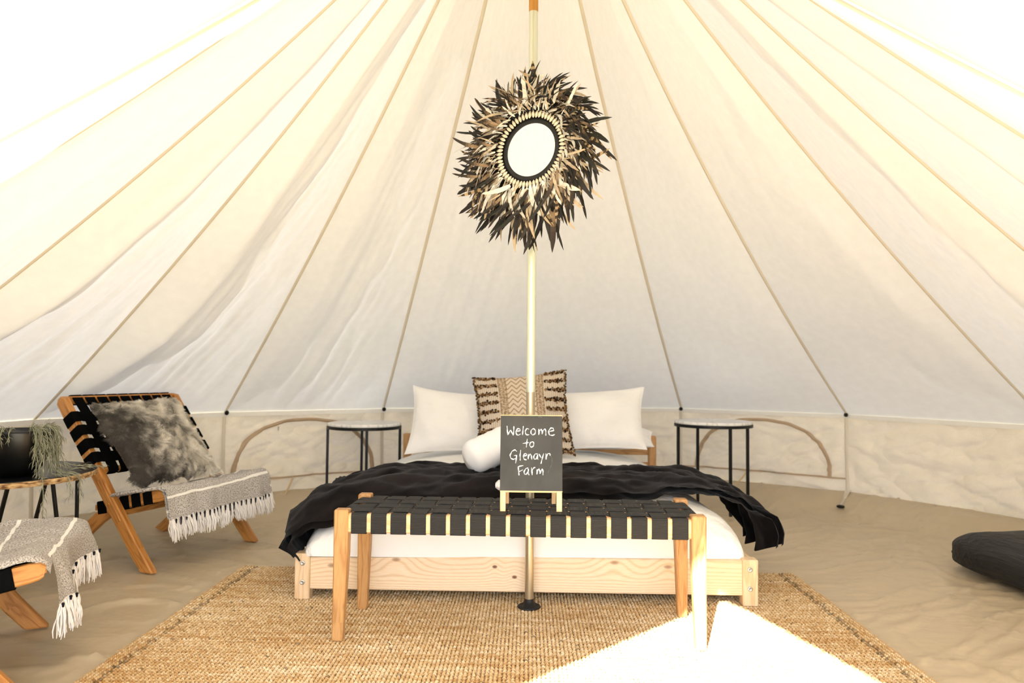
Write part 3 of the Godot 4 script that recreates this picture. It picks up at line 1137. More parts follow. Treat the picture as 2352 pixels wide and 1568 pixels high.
func rolled_towels() -> void:
	var roll := func(p: Vector3, q: Vector3, r: float) -> SurfaceTool:
		var st := S()
		var pts := []
		var rr := []
		for i in 25:
			var t := i / 24.0
			pts.append(p.lerp(q, t))
			var e := minf(t, 1.0 - t) * p.distance_to(q) / (r * 0.55)
			rr.append(r * (sqrt(maxf(1.0 - pow(1.0 - minf(e, 1.0), 2.0), 0.0)) * 0.98 + 0.02) * (1.0 + 0.02 * sin(i * 1.7)))
		tube(st, pts, rr, 28)
		return st
	var st1: SurfaceTool = roll.call(P(-0.205, 0.535, 3.45), P(0.05, 0.645, 3.6), 0.083)
	top("rolled_towel", st1, M.towel, "thick white towel rolled up, its rounded end slanting out beside the chalkboard sign", "towel", "white towels on the black throw")
	var st2: SurfaceTool = roll.call(P(-0.045, 0.545, 3.36), P(0.17, 0.56, 3.42), 0.062)
	top("rolled_towel", st2, M.towel, "second white towel roll just peeping out from behind the chalkboard's left edge", "towel", "white towels on the black throw")
	var f := S()
	var pts := []
	for i in 7: pts.append(P(-0.065 + 0.036 * i, 0.468 + 0.002 * sin(i), 3.2))
	bar(f, pts, Vector3.UP, [0.034, 0.12], 0.013)
	top("face_cloth", f, M.towel, "small folded white face cloth lowest in the towel pile, behind the chalkboard", "towel", "white towels on the black throw")


# ------------------------------------------------------------------ bench
func build_bench() -> void:
	var o := thing("bench", "wooden bench with a seat of woven black straps at the foot of the bed", "bench", P(0.035, 0.012, 2.77), -0.047)
	var hw := 0.643
	var hd := 0.192
	for sx in [-1, 1]:
		for sz in [-1, 1]:
			var st := S()
			# legs taper on their inner faces
			var ax: float = sx * (hw - 0.025)
			var az: float = sz * (hd - 0.025)
			bar(st, [Vector3(sx * (hw - 0.018), 0.0, sz * (hd - 0.018)), Vector3(ax, 0.3, az), Vector3(ax, 0.452, az)], Vector3.RIGHT, [[0.037, 0.037], [0.049, 0.049], [0.05, 0.05]], 0.004)
			put("leg", st, M.oak, o)
	for sz in [-1, 1]:
		var st := S()
		bar(st, [Vector3(-hw + 0.045, 0.405, sz * (hd - 0.022)), Vector3(hw - 0.045, 0.405, sz * (hd - 0.022))], Vector3.UP, [0.066, 0.026], 0.005)
		put("long_rail", st, M.rail, o)
	for sx in [-1, 1]:
		var st := S()
		bar(st, [Vector3(sx * (hw - 0.028), 0.403, -hd + 0.045), Vector3(sx * (hw - 0.028), 0.403, hd - 0.045)], Vector3.UP, [0.066, 0.028], 0.005)
		put("end_rail", st, M.oak, o)
	# 17 straps across and 4 along, woven over and under
	var pitch := 0.0694
	var zr := [-0.123, -0.041, 0.041, 0.123]
	for i in 17:
		var x := (i - 8) * pitch
		var st := S()
		var zf := hd - 0.0075
		var pts := [Vector3(x, 0.374, zf - 0.012), Vector3(x, 0.371, zf), Vector3(x, 0.373, zf + 0.0022), Vector3(x, 0.432, zf + 0.0025), Vector3(x, 0.4385, zf), Vector3(x, 0.4412, zf - 0.008)]
		for r in range(3, -1, -1):
			var over := 1.0 if (i + r) % 2 == 0 else -1.0
			for e in [0.03, 0.0, -0.03]: pts.append(Vector3(x, 0.4405 + 0.0024 * over, zr[r] + e))
		pts += [Vector3(x, 0.4412, -zf + 0.008), Vector3(x, 0.4385, -zf), Vector3(x, 0.432, -zf - 0.0025), Vector3(x, 0.373, -zf - 0.0022), Vector3(x, 0.371, -zf), Vector3(x, 0.374, -zf + 0.012)]
		band(st, pts, Vector3.RIGHT, 0.0545, 0.0024)
		put("cross_strap", st, M.strap, o)
	for r in 4:
		var st := S()
		var xe := hw - 0.0125
		var pts := [Vector3(-xe + 0.012, 0.371, zr[r]), Vector3(-xe, 0.37, zr[r]), Vector3(-xe - 0.002, 0.373, zr[r]), Vector3(-xe - 0.002, 0.433, zr[r]), Vector3(-xe, 0.4385, zr[r]), Vector3(-xe + 0.008, 0.441, zr[r])]
		for i in 17:
			var over := -1.0 if (i + r) % 2 == 0 else 1.0
			for e in [-0.022, 0.022]: pts.append(Vector3((i - 8) * pitch + e, 0.4405 + 0.0026 * over, zr[r]))
		pts += [Vector3(xe - 0.008, 0.441, zr[r]), Vector3(xe, 0.4385, zr[r]), Vector3(xe + 0.002, 0.433, zr[r]), Vector3(xe + 0.002, 0.373, zr[r]), Vector3(xe, 0.37, zr[r]), Vector3(xe - 0.012, 0.371, zr[r])]
		band(st, pts, Vector3(0, 0, 1), 0.067, 0.0024)
		put("long_strap", st, M.strap, o)


# ------------------------------------------------------------------ chalkboard sign
func build_sign() -> void:
	var o := thing("chalkboard_sign", "small wooden easel chalkboard with handwritten welcome, standing on the strap bench", "sign", P(0.0725, 0.4565, 2.652), -0.01)
	var slope := 0.15
	var up := Vector3(0, 1, -slope).normalized()
	var right := Vector3.RIGHT
	var nor := right.cross(up)
	for sgn in [-1, 1]:
		var st := S()
		bar(st, [right * sgn * 0.1, right * sgn * 0.1 + up * 0.338], right, [0.0195, 0.016], 0.001)
		put("front_leg", st, M.rail, o)
		st = S()
		bar(st, [Vector3(sgn * 0.088, 0, -0.165), Vector3(sgn * 0.088, 0.325, -0.062)], right, [0.0155, 0.014], 0.001)
		put("rear_leg", st, M.rail, o)
	for e in [[0.112, 0.334, 0.016], [0.09, 0.072, 0.014]]:
		var fr := S()
		bar(fr, [right * -e[0] + up * e[1], right * e[0] + up * e[1]], up, [0.012, e[2]], 0.001)
		put("cross_bar", fr, M.rail, o)
	var bd := S()
	var c := up * 0.2045 + nor * 0.0112
	bar(bd, [c - up * 0.1345, c + up * 0.1345], right, [0.222, 0.005], 0.0008)
	var panel := put("board", bd, M.chalkboard, o)
	panel.material_override.uv1_scale = Vector3(2, 0.6, 1)
	for e in [0.0705, 0.339]:
		var edge := S()
		bar(edge, [up * e + right * -0.111 + nor * 0.0115, up * e + right * 0.111 + nor * 0.0115], up, [0.003, 0.007], 0.0006)
		put("wooden_edge", edge, M.rail, o)
	# chalk strokes, drawn in two sheets of squared paper: a is 0..2045 by 0..1568, b is 0..2352 by 0..1512
	var a := func(x: float, y: float) -> Vector2: return Vector2(1050 + x / 6.817, 830 + y / 6.817)
	var b := func(x: float, y: float) -> Vector2: return Vector2(1040 + x / 8.4, 1000 + y / 8.4)
	var words := {
		"Welcome": [a, [[775, 1005, 782, 1080, 790, 1150, 832, 1068, 876, 1155, 884, 1080, 882, 1008], [916, 1092, 985, 1080, 978, 1050, 945, 1045, 915, 1088, 928, 1142, 960, 1152, 992, 1130], [1032, 1005, 1026, 1080, 1020, 1150], [1122, 1056, 1090, 1040, 1062, 1082, 1070, 1132, 1098, 1148, 1128, 1140], [1190, 1040, 1155, 1070, 1150, 1115, 1180, 1150, 1218, 1125, 1224, 1075, 1190, 1040], [1275, 1048, 1275, 1145, 1282, 1085, 1310, 1050, 1325, 1085, 1325, 1132, 1337, 1080, 1368, 1042, 1384, 1080, 1386, 1155], [1430, 1090, 1508, 1072, 1500, 1034, 1460, 1032, 1425, 1082, 1440, 1142, 1488, 1152, 1526, 1134]]],
		"to": [a, [[1097, 1208, 1090, 1280, 1085, 1345], [1028, 1284, 1122, 1266], [1180, 1250, 1145, 1270, 1136, 1312, 1160, 1342, 1196, 1325, 1204, 1275, 1180, 1250]]],
		"Glenayr": [b, [[1242, 312, 1205, 276, 1150, 305, 1113, 385, 1130, 445, 1180, 465, 1232, 440, 1242, 386, 1188, 390], [1242, 386, 1225, 540], [1316, 280, 1306, 380, 1310, 486], [1375, 404, 1432, 382, 1420, 345, 1390, 350, 1368, 405, 1385, 462, 1434, 470], [1462, 352, 1462, 464, 1470, 395, 1502, 352, 1522, 392, 1532, 466], [1642, 352, 1592, 355, 1565, 410, 1580, 460, 1622, 448, 1642, 360, 1640, 440, 1656, 466], [1665, 352, 1712, 432], [1757, 342, 1730, 450, 1708, 545], [1800, 342, 1806, 466, 1812, 395, 1838, 345, 1874, 340, 1882, 384]]],
		"Farm": [b, [[1275, 600, 1285, 690, 1296, 772], [1275, 602, 1376, 580], [1290, 702, 1366, 664], [1466, 625, 1420, 640, 1388, 700, 1400, 750, 1440, 748, 1466, 690, 1470, 640, 1470, 720, 1487, 768], [1530, 618, 1545, 766, 1542, 680, 1568, 625, 1602, 614], [1640, 650, 1634, 755, 1642, 690, 1670, 638, 1690, 690, 1690, 742, 1712, 680, 1736, 638, 1752, 690, 1752, 765]]],
	}
	var at := func(q: Vector2) -> Vector3: return right * ((q.x - 1221.0 - (q.y - 1040.0) * 0.017) * 0.222 / 141.5) + up * (0.072 + (1127.0 - q.y) * 0.269 / 176.0) + nor * 0.0142
	for w in words:
		var st := S()
		for s in words[w][1]:
			stroke(st, s, words[w][0], at, nor, 0.0019)
		put("chalk_lettering", st, M.chalk, panel)
	for q in [[[1880, 365, 1918, 440, 1918, 540, 1890, 620, 1850, 690, 1845, 735], b, 0.0009], [[1240, 20, 1275, 80, 1230, 140], b, 0.0006], [[1450, 480, 1500, 560, 1550, 600], b, 0.0005], [[1256, 856, 1300, 854, 1328, 862], a, 0.001], [[1376, 238, 1384, 248], b, 0.002], [[1406, 518, 1410, 534], b, 0.0018]]:
		var fst := S()
		stroke(fst, q[0], q[1], at, nor, q[2])
		put("chalk_smudge", fst, M.chalk_faint, panel)


func stroke(st: SurfaceTool, s: Array, to_px: Callable, at: Callable, nor: Vector3, r: float) -> void:
	var cv := Curve3D.new()
	var raw := []
	for i in s.size() / 2: raw.append(at.call(to_px.call(float(s[2 * i]), float(s[2 * i + 1]))))
	for i in raw.size():
		var t: Vector3 = (raw[mini(i + 1, raw.size() - 1)] - raw[maxi(i - 1, 0)]) / 6.0
		cv.add_point(raw[i], -t, t)
	var pts := []
	var n := maxi(3, int(cv.get_baked_length() / 0.003))
	for i in n + 1: pts.append(cv.sample_baked(cv.get_baked_length() * i / n))
	var rings := []
	for i in pts.size():
		var t: Vector3 = (pts[mini(i + 1, n)] - pts[maxi(i - 1, 0)]).normalized()
		var side := nor.cross(t).normalized()
		var w := r * (0.8 + 0.35 * sin(i * 0.9 + s[0]))
		if i == 0 or i == n: w *= 0.5
		rings.append(PackedVector3Array([pts[i] - side * w, pts[i] + nor * 0.0006, pts[i] + side * w, pts[i] - nor * 0.001]))
	loft(st, rings, false, true)


# ------------------------------------------------------------------ bedside tables
func build_bedside_tables() -> void:
	var spots := [[-1.018, 5.163, 0.252, 15.0, "round white marble topped side table with thin black legs, left of the bed head"], [1.41, 5.2, 0.264, 10.0, "round white marble topped side table with thin black legs, right of the bed head"]]
	for s in spots:
		var fy := floor_y(s[0], s[1])
		var h: float = (0.591 if s[0] < 0 else 0.622) - fy
		var o := thing("bedside_table", s[4], "side table", P(s[0], fy, s[1]), deg_to_rad(s[3]), "marble bedside tables")
		var st := S()
		var r: float = s[2]
		lathe(st, [[0.001, h - 0.02], [r - 0.008, h - 0.02], [r - 0.004, h - 0.02], [r, h - 0.016], [r, h - 0.003], [r - 0.004, h], [r - 0.008, h], [0.001, h]], Vector3.ZERO, 48)
		put("marble_top", st, M.marble, o)
		st = S()
		var rr := r - 0.006
		var rings := []
		for k in 49:
			var a := TAU * k / 48.0
			var d := Vector3(cos(a), 0, sin(a))
			rings.append(ring8(d * rr + Vector3(0, h - 0.03, 0), d, Vector3.UP, 0.009, 0.0095, 0.001))
		loft(st, rings, false, false)
		put("top_ring", st, M.iron, o)
		for k in 4:
			var a := TAU * k / 4.0
			var d := Vector3(cos(a), 0, sin(a)) * rr
			st = S()
			bar(st, [d, d + Vector3(0, h - 0.03, 0)], Vector3.RIGHT, [0.018, 0.018], 0.001)
			put("leg", st, M.iron, o)


# ------------------------------------------------------------------ chairs
# chair axes: x forward, y up, z = -s, s from the near side frame (0) to the far one (0.74)
func L(a: float, y: float, s: float) -> Vector3:
	return Vector3(a, y, -s)


func build_chairs() -> void:
	var c1 := make_chair("lounge_chair", "low slatless wooden lounge chair of woven black straps holding the grey fur cushion")
	c1.position = P(-1.687, floor_y(-1.687, 3.479) + 0.002, 3.479)
	c1.rotation.y = -0.357
	var c2: Node3D = c1.duplicate()
	c2.name = nm("lounge_chair")
	add_child(c2)
	c2.position = P(-1.385, 0.002, 2.12)
	c2.rotation.y = 0.494
	tag(c2, "matching wooden lounge chair cut off by the photo's bottom left corner, nearest the door", "chair", "woven strap lounge chairs")
	fur_cushion(c1.transform)
	chair_throws(c1.transform, c2.transform)


func make_chair(called: String, label: String) -> Node3D:
	label = "low orange-brown wooden lounge chair with black woven straps, holding the grey fur cushion"
	var o := thing(called, label, "chair", Vector3.ZERO, 0.0, "woven strap lounge chairs")
	var W := 0.74
	var zax := Vector3(0, 0, 1)
	for s in [0.018, W - 0.018]:
		var st := S()
		# back post and front leg in one straight piece
		bar(st, [L(-0.60, 0.80, s), L(-0.585, 0.782, s), L(-0.28, 0.36, s), L(-0.075, 0.09, s), L(0.0, 0.0, s)], zax, [[0.03, 0.03], [0.036, 0.062], [0.036, 0.064], [0.036, 0.064], [0.036, 0.06]], 0.005, false, true)
		put("back_post", st, M.acacia, o)
	for s in [0.06, W - 0.06]:
		var st := S()
		# seat rail with a round nose that bends into the rear leg
		bar(st, [L(0.062, 0.352, s), L(0.058, 0.353, s), L(0.045, 0.355, s), L(0.02, 0.352, s), L(-0.14, 0.322, s), L(-0.26, 0.285, s), L(-0.36, 0.22, s), L(-0.55, 0.068, s), L(-0.635, 0.0, s)], zax, [[0.03, 0.012], [0.034, 0.03], [0.036, 0.046], [0.036, 0.054], [0.036, 0.056], [0.036, 0.06], [0.036, 0.06], [0.036, 0.058], [0.036, 0.056]], 0.005, false, true)
		put("seat_rail", st, M.acacia, o)
	var rails := {"top_rail": [L(-0.588, 0.787, 0.03), L(-0.588, 0.787, W - 0.03), 0.04, 0.03], "lower_back_rail": [L(-0.335, 0.452, 0.03), L(-0.335, 0.452, W - 0.03), 0.03, 0.026], "stretcher": [L(-0.235, 0.262, 0.05), L(-0.235, 0.262, W - 0.05), 0.05, 0.024], "front_seat_rail": [L(0.02, 0.353, 0.07), L(0.02, 0.353, W - 0.07), 0.03, 0.03], "rear_seat_rail": [L(-0.4, 0.262, 0.07), L(-0.4, 0.262, W - 0.07), 0.03, 0.026]}
	for r in rails:
		var st := S()
		bar(st, [rails[r][0], rails[r][1]], Vector3.UP, [rails[r][2], rails[r][3]], 0.004)
		put(r, st, M.acacia, o)
	for s in [0.0, W]:
		var st := S()
		var c := L(-0.262, 0.302, s)
		# the wooden block at the pivot and its bolt
		bar(st, [c + Vector3(-0.085, 0.1, 0), c + Vector3(0.055, -0.09, 0)], zax, [0.03, 0.026], 0.004)
		put("pivot_block", st, M.acacia, o).position = Vector3(0.035 if true else 0.0, 0.01, -0.012 if s == 0.0 else 0.012)
		var b := S()
		var rings := []
		for p in [[0.0085, 0.0], [0.0085, 0.004], [0.004, 0.005], [0.003, 0.002]]:
			var ring := PackedVector3Array()
			for q in 12: ring.append(L(-0.245, 0.302, s) + Vector3(cos(TAU * q / 12.0) * p[0], sin(TAU * q / 12.0) * p[0], (p[1] if s == 0.0 else -p[1])))
			rings.append(ring)
		loft(b, rings, true, true)
		put("bolt", b, M.brass, o)
	# back webbing: 5 straps sideways round the posts, 9 upright round the rails
	var dir := Vector3(-0.588 + 0.335, 0.787 - 0.452, 0).normalized()
	var fwd := Vector3(dir.y, -dir.x, 0)
	for i in 4:
		var q := L(-0.335, 0.452, 0) + dir * (0.06 + i * 0.08)
		var st := S()
		var pts := []
		for e in [[0.036, -0.03], [0.012, -0.034], [-0.002, -0.032], [-0.003, 0.0], [-0.002, 0.032], [0.012, 0.0345], [0.034, 0.0345], [0.042, 0.03]]: pts.append(q + fwd * e[1] + Vector3(0, 0, -e[0]))
		for j in 9:
			var over := 0.003 if (i + j) % 2 == 0 else -0.003
			pts.append(q + fwd * (0.026 + over) + Vector3(0, 0, -(0.085 + j * 0.071)))
		for e in [[0.042, 0.03], [0.034, 0.0345], [0.012, 0.0345], [-0.002, 0.032], [-0.003, 0.0], [-0.002, -0.032], [0.012, -0.034], [0.036, -0.03]]: pts.append(q + fwd * e[1] + Vector3(0, 0, -(W - e[0])))
		band(st, pts, dir, 0.058)
		put("back_strap", st, M.strap2, o)
	for j in 9:
		var z := Vector3(0, 0, -(0.085 + j * 0.071))
		var st := S()
		var pts := []
		var b0 := L(-0.335, 0.452, 0)
		var t0 := L(-0.588, 0.787, 0)
		for e in [[0.012, -0.016], [-0.016, -0.015], [-0.019, 0.0], [-0.016, 0.016], [0.0, 0.022]]: pts.append(b0 + dir * e[0] + fwd * e[1] + z)
		for i in 4:
			var over := -0.003 if (i + j) % 2 == 0 else 0.003
			pts.append(b0 + dir * (0.06 + i * 0.08) + fwd * (0.026 + over) + z)
		for e in [[-0.022, 0.02], [0.018, 0.0185], [0.0235, 0.006], [0.022, -0.014], [-0.02, -0.018]]: pts.append(t0 + dir * e[0] + fwd * e[1] + z)
		band(st, pts, Vector3(0, 0, 1), 0.058)
		put("back_strap", st, M.strap2, o)
	# seat webbing
	for j in 8:
		var z := Vector3(0, 0, -(0.115 + j * 0.073))
		var st := S()
		var pts := [L(0.01, 0.335, 0) + z, L(0.03, 0.333, 0) + z, L(0.038, 0.342, 0) + z, L(0.038, 0.362, 0) + z, L(0.03, 0.37, 0) + z]
		for i in 5: pts.append(L(-0.045 - i * 0.072, 0.357 - i * 0.015, 0) + z + Vector3(0, 0.003 if (i + j) % 2 == 0 else -0.003, 0))
		pts += [L(-0.41, 0.28, 0) + z, L(-0.418, 0.265, 0) + z, L(-0.41, 0.246, 0) + z, L(-0.39, 0.245, 0) + z]
		band(st, pts, Vector3(0, 0, 1), 0.058)
		put("seat_strap", st, M.strap2, o)
	for i in 5:
		var c := L(-0.045 - i * 0.072, 0.339 - i * 0.0165, 0)
		var along := Vector3(0.98, 0.19, 0).normalized()
		var up := Vector3(-0.19, 0.98, 0).normalized()
		var st := S()
		var pts := []
		for e in [[0.075, -0.031], [0.045, -0.0315], [0.0405, -0.028], [0.0405, 0.027], [0.045, 0.031], [0.08, 0.029]]: pts.append(c + up * e[1] + Vector3(0, 0, -e[0]))
		for j in 8: pts.append(c + up * (0.018 + (-0.003 if (i + j) % 2 == 0 else 0.003)) + Vector3(0, 0, -(0.115 + j * 0.073)))
		for e in [[0.08, 0.029], [0.045, 0.031], [0.0405, 0.027], [0.0405, -0.028], [0.045, -0.0315], [0.075, -0.031]]: pts.append(c + up * e[1] + Vector3(0, 0, -(W - e[0])))
		band(st, pts, along, 0.056)
		put("seat_strap", st, M.strap2, o)
	return o


func fur_cushion(tr: Transform3D) -> void:
	var o := thing("fur_cushion", "square grey faux fur cushion propped on the woven strap lounge chair", "cushion")
	var g := func(a: float, y: float, s: float) -> Vector3: return tr * L(a, y, s)
	var tl: Vector3 = g.call(-0.365, 0.765, -0.02)
	var tr2: Vector3 = g.call(-0.375, 0.782, 0.515)
	var bl: Vector3 = g.call(-0.105, 0.395, 0.03)
	var br: Vector3 = g.call(-0.105, 0.392, 0.565)
	var nor := (tr2 - tl).cross(bl - tl).normalized()
	var fwd := tr.basis * Vector3.RIGHT
	if nor.dot(fwd) < 0: nor = -nor
	var pn := fnoise(0.3, 401, 3)
	var th := 0.15
	for face in [1, -1]:
		var st := S()
		var n0 := (tr2 - tl).cross(bl - tl).normalized()
		var fsign: int = face if n0.dot(nor) > 0 else -face
		pillow(st, tl, tr2, bl, br, th, 0.06, pn, 0.01, 30, fsign)
		put("fur_face" if face == 1 else "cloth_back", st, M.fur_base if face == 1 else M.suede, o)
	# tufts of fur
	var tuft := S()
	tuft.set_smooth_group(0)
	for k in 5:
		var a := k * 2.4
		var root := Vector3(cos(a) * 0.004, 0, sin(a) * 0.004)
		var side := Vector3(-sin(a * 1.7), 0, cos(a * 1.7)) * 0.0011
		var p1 := root + Vector3(0.006, 0.008, 0) + root * 0.5
		var p2 := root * 1.8 + Vector3(0.02, 0.0105 + 0.002 * sin(k * 3.0), 0)
		var p3 := root * 2.4 + Vector3(0.034, 0.007 + 0.003 * cos(k * 2.0), 0)
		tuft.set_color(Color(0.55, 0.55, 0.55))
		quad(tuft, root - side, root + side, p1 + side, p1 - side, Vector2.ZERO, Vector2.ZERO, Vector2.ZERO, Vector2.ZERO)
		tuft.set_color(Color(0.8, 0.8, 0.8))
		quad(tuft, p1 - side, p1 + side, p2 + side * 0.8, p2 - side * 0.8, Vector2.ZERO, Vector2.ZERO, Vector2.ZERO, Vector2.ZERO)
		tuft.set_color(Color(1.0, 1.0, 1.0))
		tri(tuft, p2 - side * 0.8, p2 + side * 0.8, p3)
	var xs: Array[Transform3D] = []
	var cs: Array[Color] = []
	var n := fnoise(2.2, 403, 3)
	var n2 := fnoise(9.0, 404, 2)
	var n3 := fnoise(3.4, 405, 2)
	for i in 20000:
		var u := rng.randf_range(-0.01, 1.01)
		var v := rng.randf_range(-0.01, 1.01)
		var p := pillow_pt(tl, tr2, bl, br, th, 0.06, u, v, nor)
		var e := 0.02
		var du := (pillow_pt(tl, tr2, bl, br, th, 0.06, minf(u + e, 1.0), v, nor) - pillow_pt(tl, tr2, bl, br, th, 0.06, maxf(u - e, 0.0), v, nor)).normalized()
		var dv := (pillow_pt(tl, tr2, bl, br, th, 0.06, u, minf(v + e, 1.0), nor) - pillow_pt(tl, tr2, bl, br, th, 0.06, u, maxf(v - e, 0.0), nor)).normalized()
		var nn := du.cross(dv).normalized()
		if nn.dot(nor) < 0: nn = -nn
		# the way the fur lies: mostly down, swirled by noise
		var sw := n3.get_noise_2d(u, v) * 4.5
		var lay := (dv * cos(sw) + du * sin(sw)).normalized()
		lay = (lay - nn * lay.dot(nn)).normalized()
		var lift := rng.randf_range(-0.1, 0.5)
		var x := (lay + nn * lift).normalized()
		var z := x.cross(nn).normalized()
		var y := z.cross(x)
		var s := rng.randf_range(0.5, 0.95)
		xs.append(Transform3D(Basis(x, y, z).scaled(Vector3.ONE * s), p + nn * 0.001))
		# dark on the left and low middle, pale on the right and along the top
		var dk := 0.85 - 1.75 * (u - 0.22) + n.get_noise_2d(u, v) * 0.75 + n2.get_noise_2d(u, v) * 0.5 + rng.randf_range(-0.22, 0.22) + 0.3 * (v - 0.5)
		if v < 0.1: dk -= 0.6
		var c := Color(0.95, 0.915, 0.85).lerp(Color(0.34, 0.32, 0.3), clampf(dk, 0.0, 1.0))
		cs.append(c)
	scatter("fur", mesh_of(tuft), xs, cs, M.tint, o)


func tassel_mesh(sd: int, length: float) -> ArrayMesh:
	var r := RandomNumberGenerator.new()
	r.seed = sd
	var st := S()
	for k in 13:
		var a := r.randf() * TAU
		var spread := r.randf_range(0.2, 1.0)
		var pts := []
		var l := length * r.randf_range(0.78, 1.05)
		var wob := r.randf_range(-0.006, 0.006)
		for i in 6:
			var t := i / 5.0
			var rad := 0.003 + 0.0115 * spread * sin(minf(t * 1.3, 1.0) * PI * 0.5)
			pts.append(Vector3(cos(a) * rad + wob * sin(t * 5.0 + k), -l * t, sin(a) * rad * 0.7))
		tube(st, pts, [0.0022, 0.0023, 0.0024, 0.0024, 0.0022, 0.0012], 5)
	return mesh_of(st)


func chair_throws(t1: Transform3D, t2: Transform3D) -> void:
	var fringe: Array[ArrayMesh] = []
	for i in 4: fringe.append(tassel_mesh(500 + i, 0.1))
	var kn := S()
	lathe(kn, [[0.0005, -0.014], [0.0028, -0.011], [0.0035, -0.003], [0.0045, 0.001], [0.003, 0.005], [0.0005, 0.006]], Vector3.ZERO, 6)
	var knot := mesh_of(kn)
	var nz := fnoise(0.5, 511, 2)
	# chair 1: folded double over the seat, hanging over its front edge
	var near := [L(-0.27, 0.338, 0.02), L(-0.22, 0.352, 0.002), L(-0.14, 0.368, -0.004), L(-0.02, 0.389, 0.012), L(0.045, 0.399, 0.02), L(0.076, 0.388, 0.024), L(0.088, 0.35, 0.026), L(0.1, 0.245, 0.03)]
	var far := [L(-0.36, 0.318, 0.72), L(-0.28, 0.342, 0.72), L(-0.14, 0.37, 0.725), L(-0.02, 0.392, 0.73), L(0.045, 0.409, 0.735), L(0.078, 0.402, 0.737), L(0.09, 0.37, 0.742), L(0.102, 0.262, 0.757)]
	var o := thing("grey_throw", "flecked grey wool throw with white stripes and tassels over the seat beneath the fur cushion", "throw blanket", Vector3.ZERO, 0.0, "grey wool throws on the chairs")
	var c1 := throw_sheet(near, far, t1, nz, 0.62)
	put("cloth", c1[0], M.throw, o)
	var near2 := []
	var far2 := []
	for i in near.size():
		near2.append(near[i] + Vector3(-0.012 if i > 4 else 0.0, -0.011 if i < 6 else 0.006, 0.004))
		far2.append(far[i] + Vector3(-0.012 if i > 4 else 0.0, -0.011 if i < 6 else 0.004, -0.022))
	var c2 := throw_sheet(near2, far2, t1, nz, 0.35)
	put("under_fold", c2[0], M.throw, o)
	# the rolled fold along the near side
	var roll := S()
	var rp := []
	for i in 6: rp.append(t1 * ((near[i] as Vector3) + Vector3(0, -0.006, 0.0)))
	tube(roll, rp, 0.0085, 8)
	put("rolled_edge", roll, M.throw, o)
	for layer in 2:
		var ed: Array = (c1 if layer == 0 else c2)[1]
		for i in 24:
			var p: Vector3 = ed[int((i + 0.5) / 24.0 * (ed.size() - 1))]
			var f: MeshInstance3D = put("tassel", fringe[rng.randi() % 4], M.tassel, o)
			var sc := rng.randf_range(0.85, 1.1)
			f.transform = Transform3D(t1.basis * Basis.from_euler(Vector3(rng.randf_range(-0.12, 0.12), rng.randf() * 0.6, rng.randf_range(-0.02, 0.22))).scaled(Vector3(1.15, sc, 1.15)), p + Vector3(0, 0.004, 0))
			if layer == 0 and i > 0:
				var k: MeshInstance3D = put("knot", knot, M.knot, o)
				var p2: Vector3 = ed[int(i / 24.0 * (ed.size() - 1))]
				k.transform = Transform3D(Basis().scaled(Vector3(1, rng.randf_range(0.7, 2.4), 1)), p2 + t1.basis * Vector3(0.008, -0.002, 0))
	# chair 2: over the seat, a corner hanging down in front
	near = [L(-0.45, 0.305, 0.09), L(-0.3, 0.347, 0.11), L(-0.1, 0.382, 0.12), L(0.014, 0.396, 0.16), L(0.053, 0.381, 0.169), L(0.071, 0.355, 0.173), L(0.081, 0.3, 0.183), L(0.085, 0.207, 0.208)]
	far = [L(-0.45, 0.305, 0.74), L(-0.3, 0.347, 0.74), L(-0.1, 0.386, 0.745), L(0.044, 0.396, 0.753), L(0.113, 0.386, 0.755), L(0.146, 0.37, 0.757), L(0.158, 0.33, 0.783), L(0.165, 0.258, 0.843)]
	var o2 := thing("grey_throw", "grey wool throw with a hanging tasselled corner over the nearer chair cut off at left", "throw blanket", Vector3.ZERO, 0.0, "grey wool throws on the chairs")
	var c3 := throw_sheet(near, far, t2, nz, 0.8, true)
	put("cloth", c3[0], M.throw, o2)
	var ed2: Array = c3[1]
	for i in 26:
		var p: Vector3 = ed2[int((i + 0.5) / 26.0 * (ed2.size() - 1))]
		var f: MeshInstance3D = put("tassel", fringe[rng.randi() % 4], M.tassel, o2)
		f.transform = Transform3D(t2.basis * Basis.from_euler(Vector3(rng.randf_range(-0.1, 0.1), rng.randf(), rng.randf_range(-0.05, 0.12))).scaled(Vector3(1.1, rng.randf_range(0.85, 1.1), 1.1)), p + Vector3(0, 0.004, 0))
		if i % 2 == 0:
			var k: MeshInstance3D = put("knot", knot, M.knot, o2)
			k.transform = Transform3D(Basis().scaled(Vector3(1.2, 0.8, 1.2)), p + t2.basis * Vector3(0.006, 0.004, 0.006))
	# the same thing's near edge turns over the seat rail
	var hang := S()
	var side: Array = c3[2]
	sheet(hang, func(u: float, v: float) -> Vector3:
		var p: Vector3 = side[int(u * 48.0)]
		return p + t2.basis * Vector3(0, 0.003 - 0.014 * smoothstep(0.8, 1.0, v), 0.1 * v), 48, 5, 1.2, 0.7, null, Vector2(0, 0.08))
	put("turned_edge", hang, M.throw, o2)


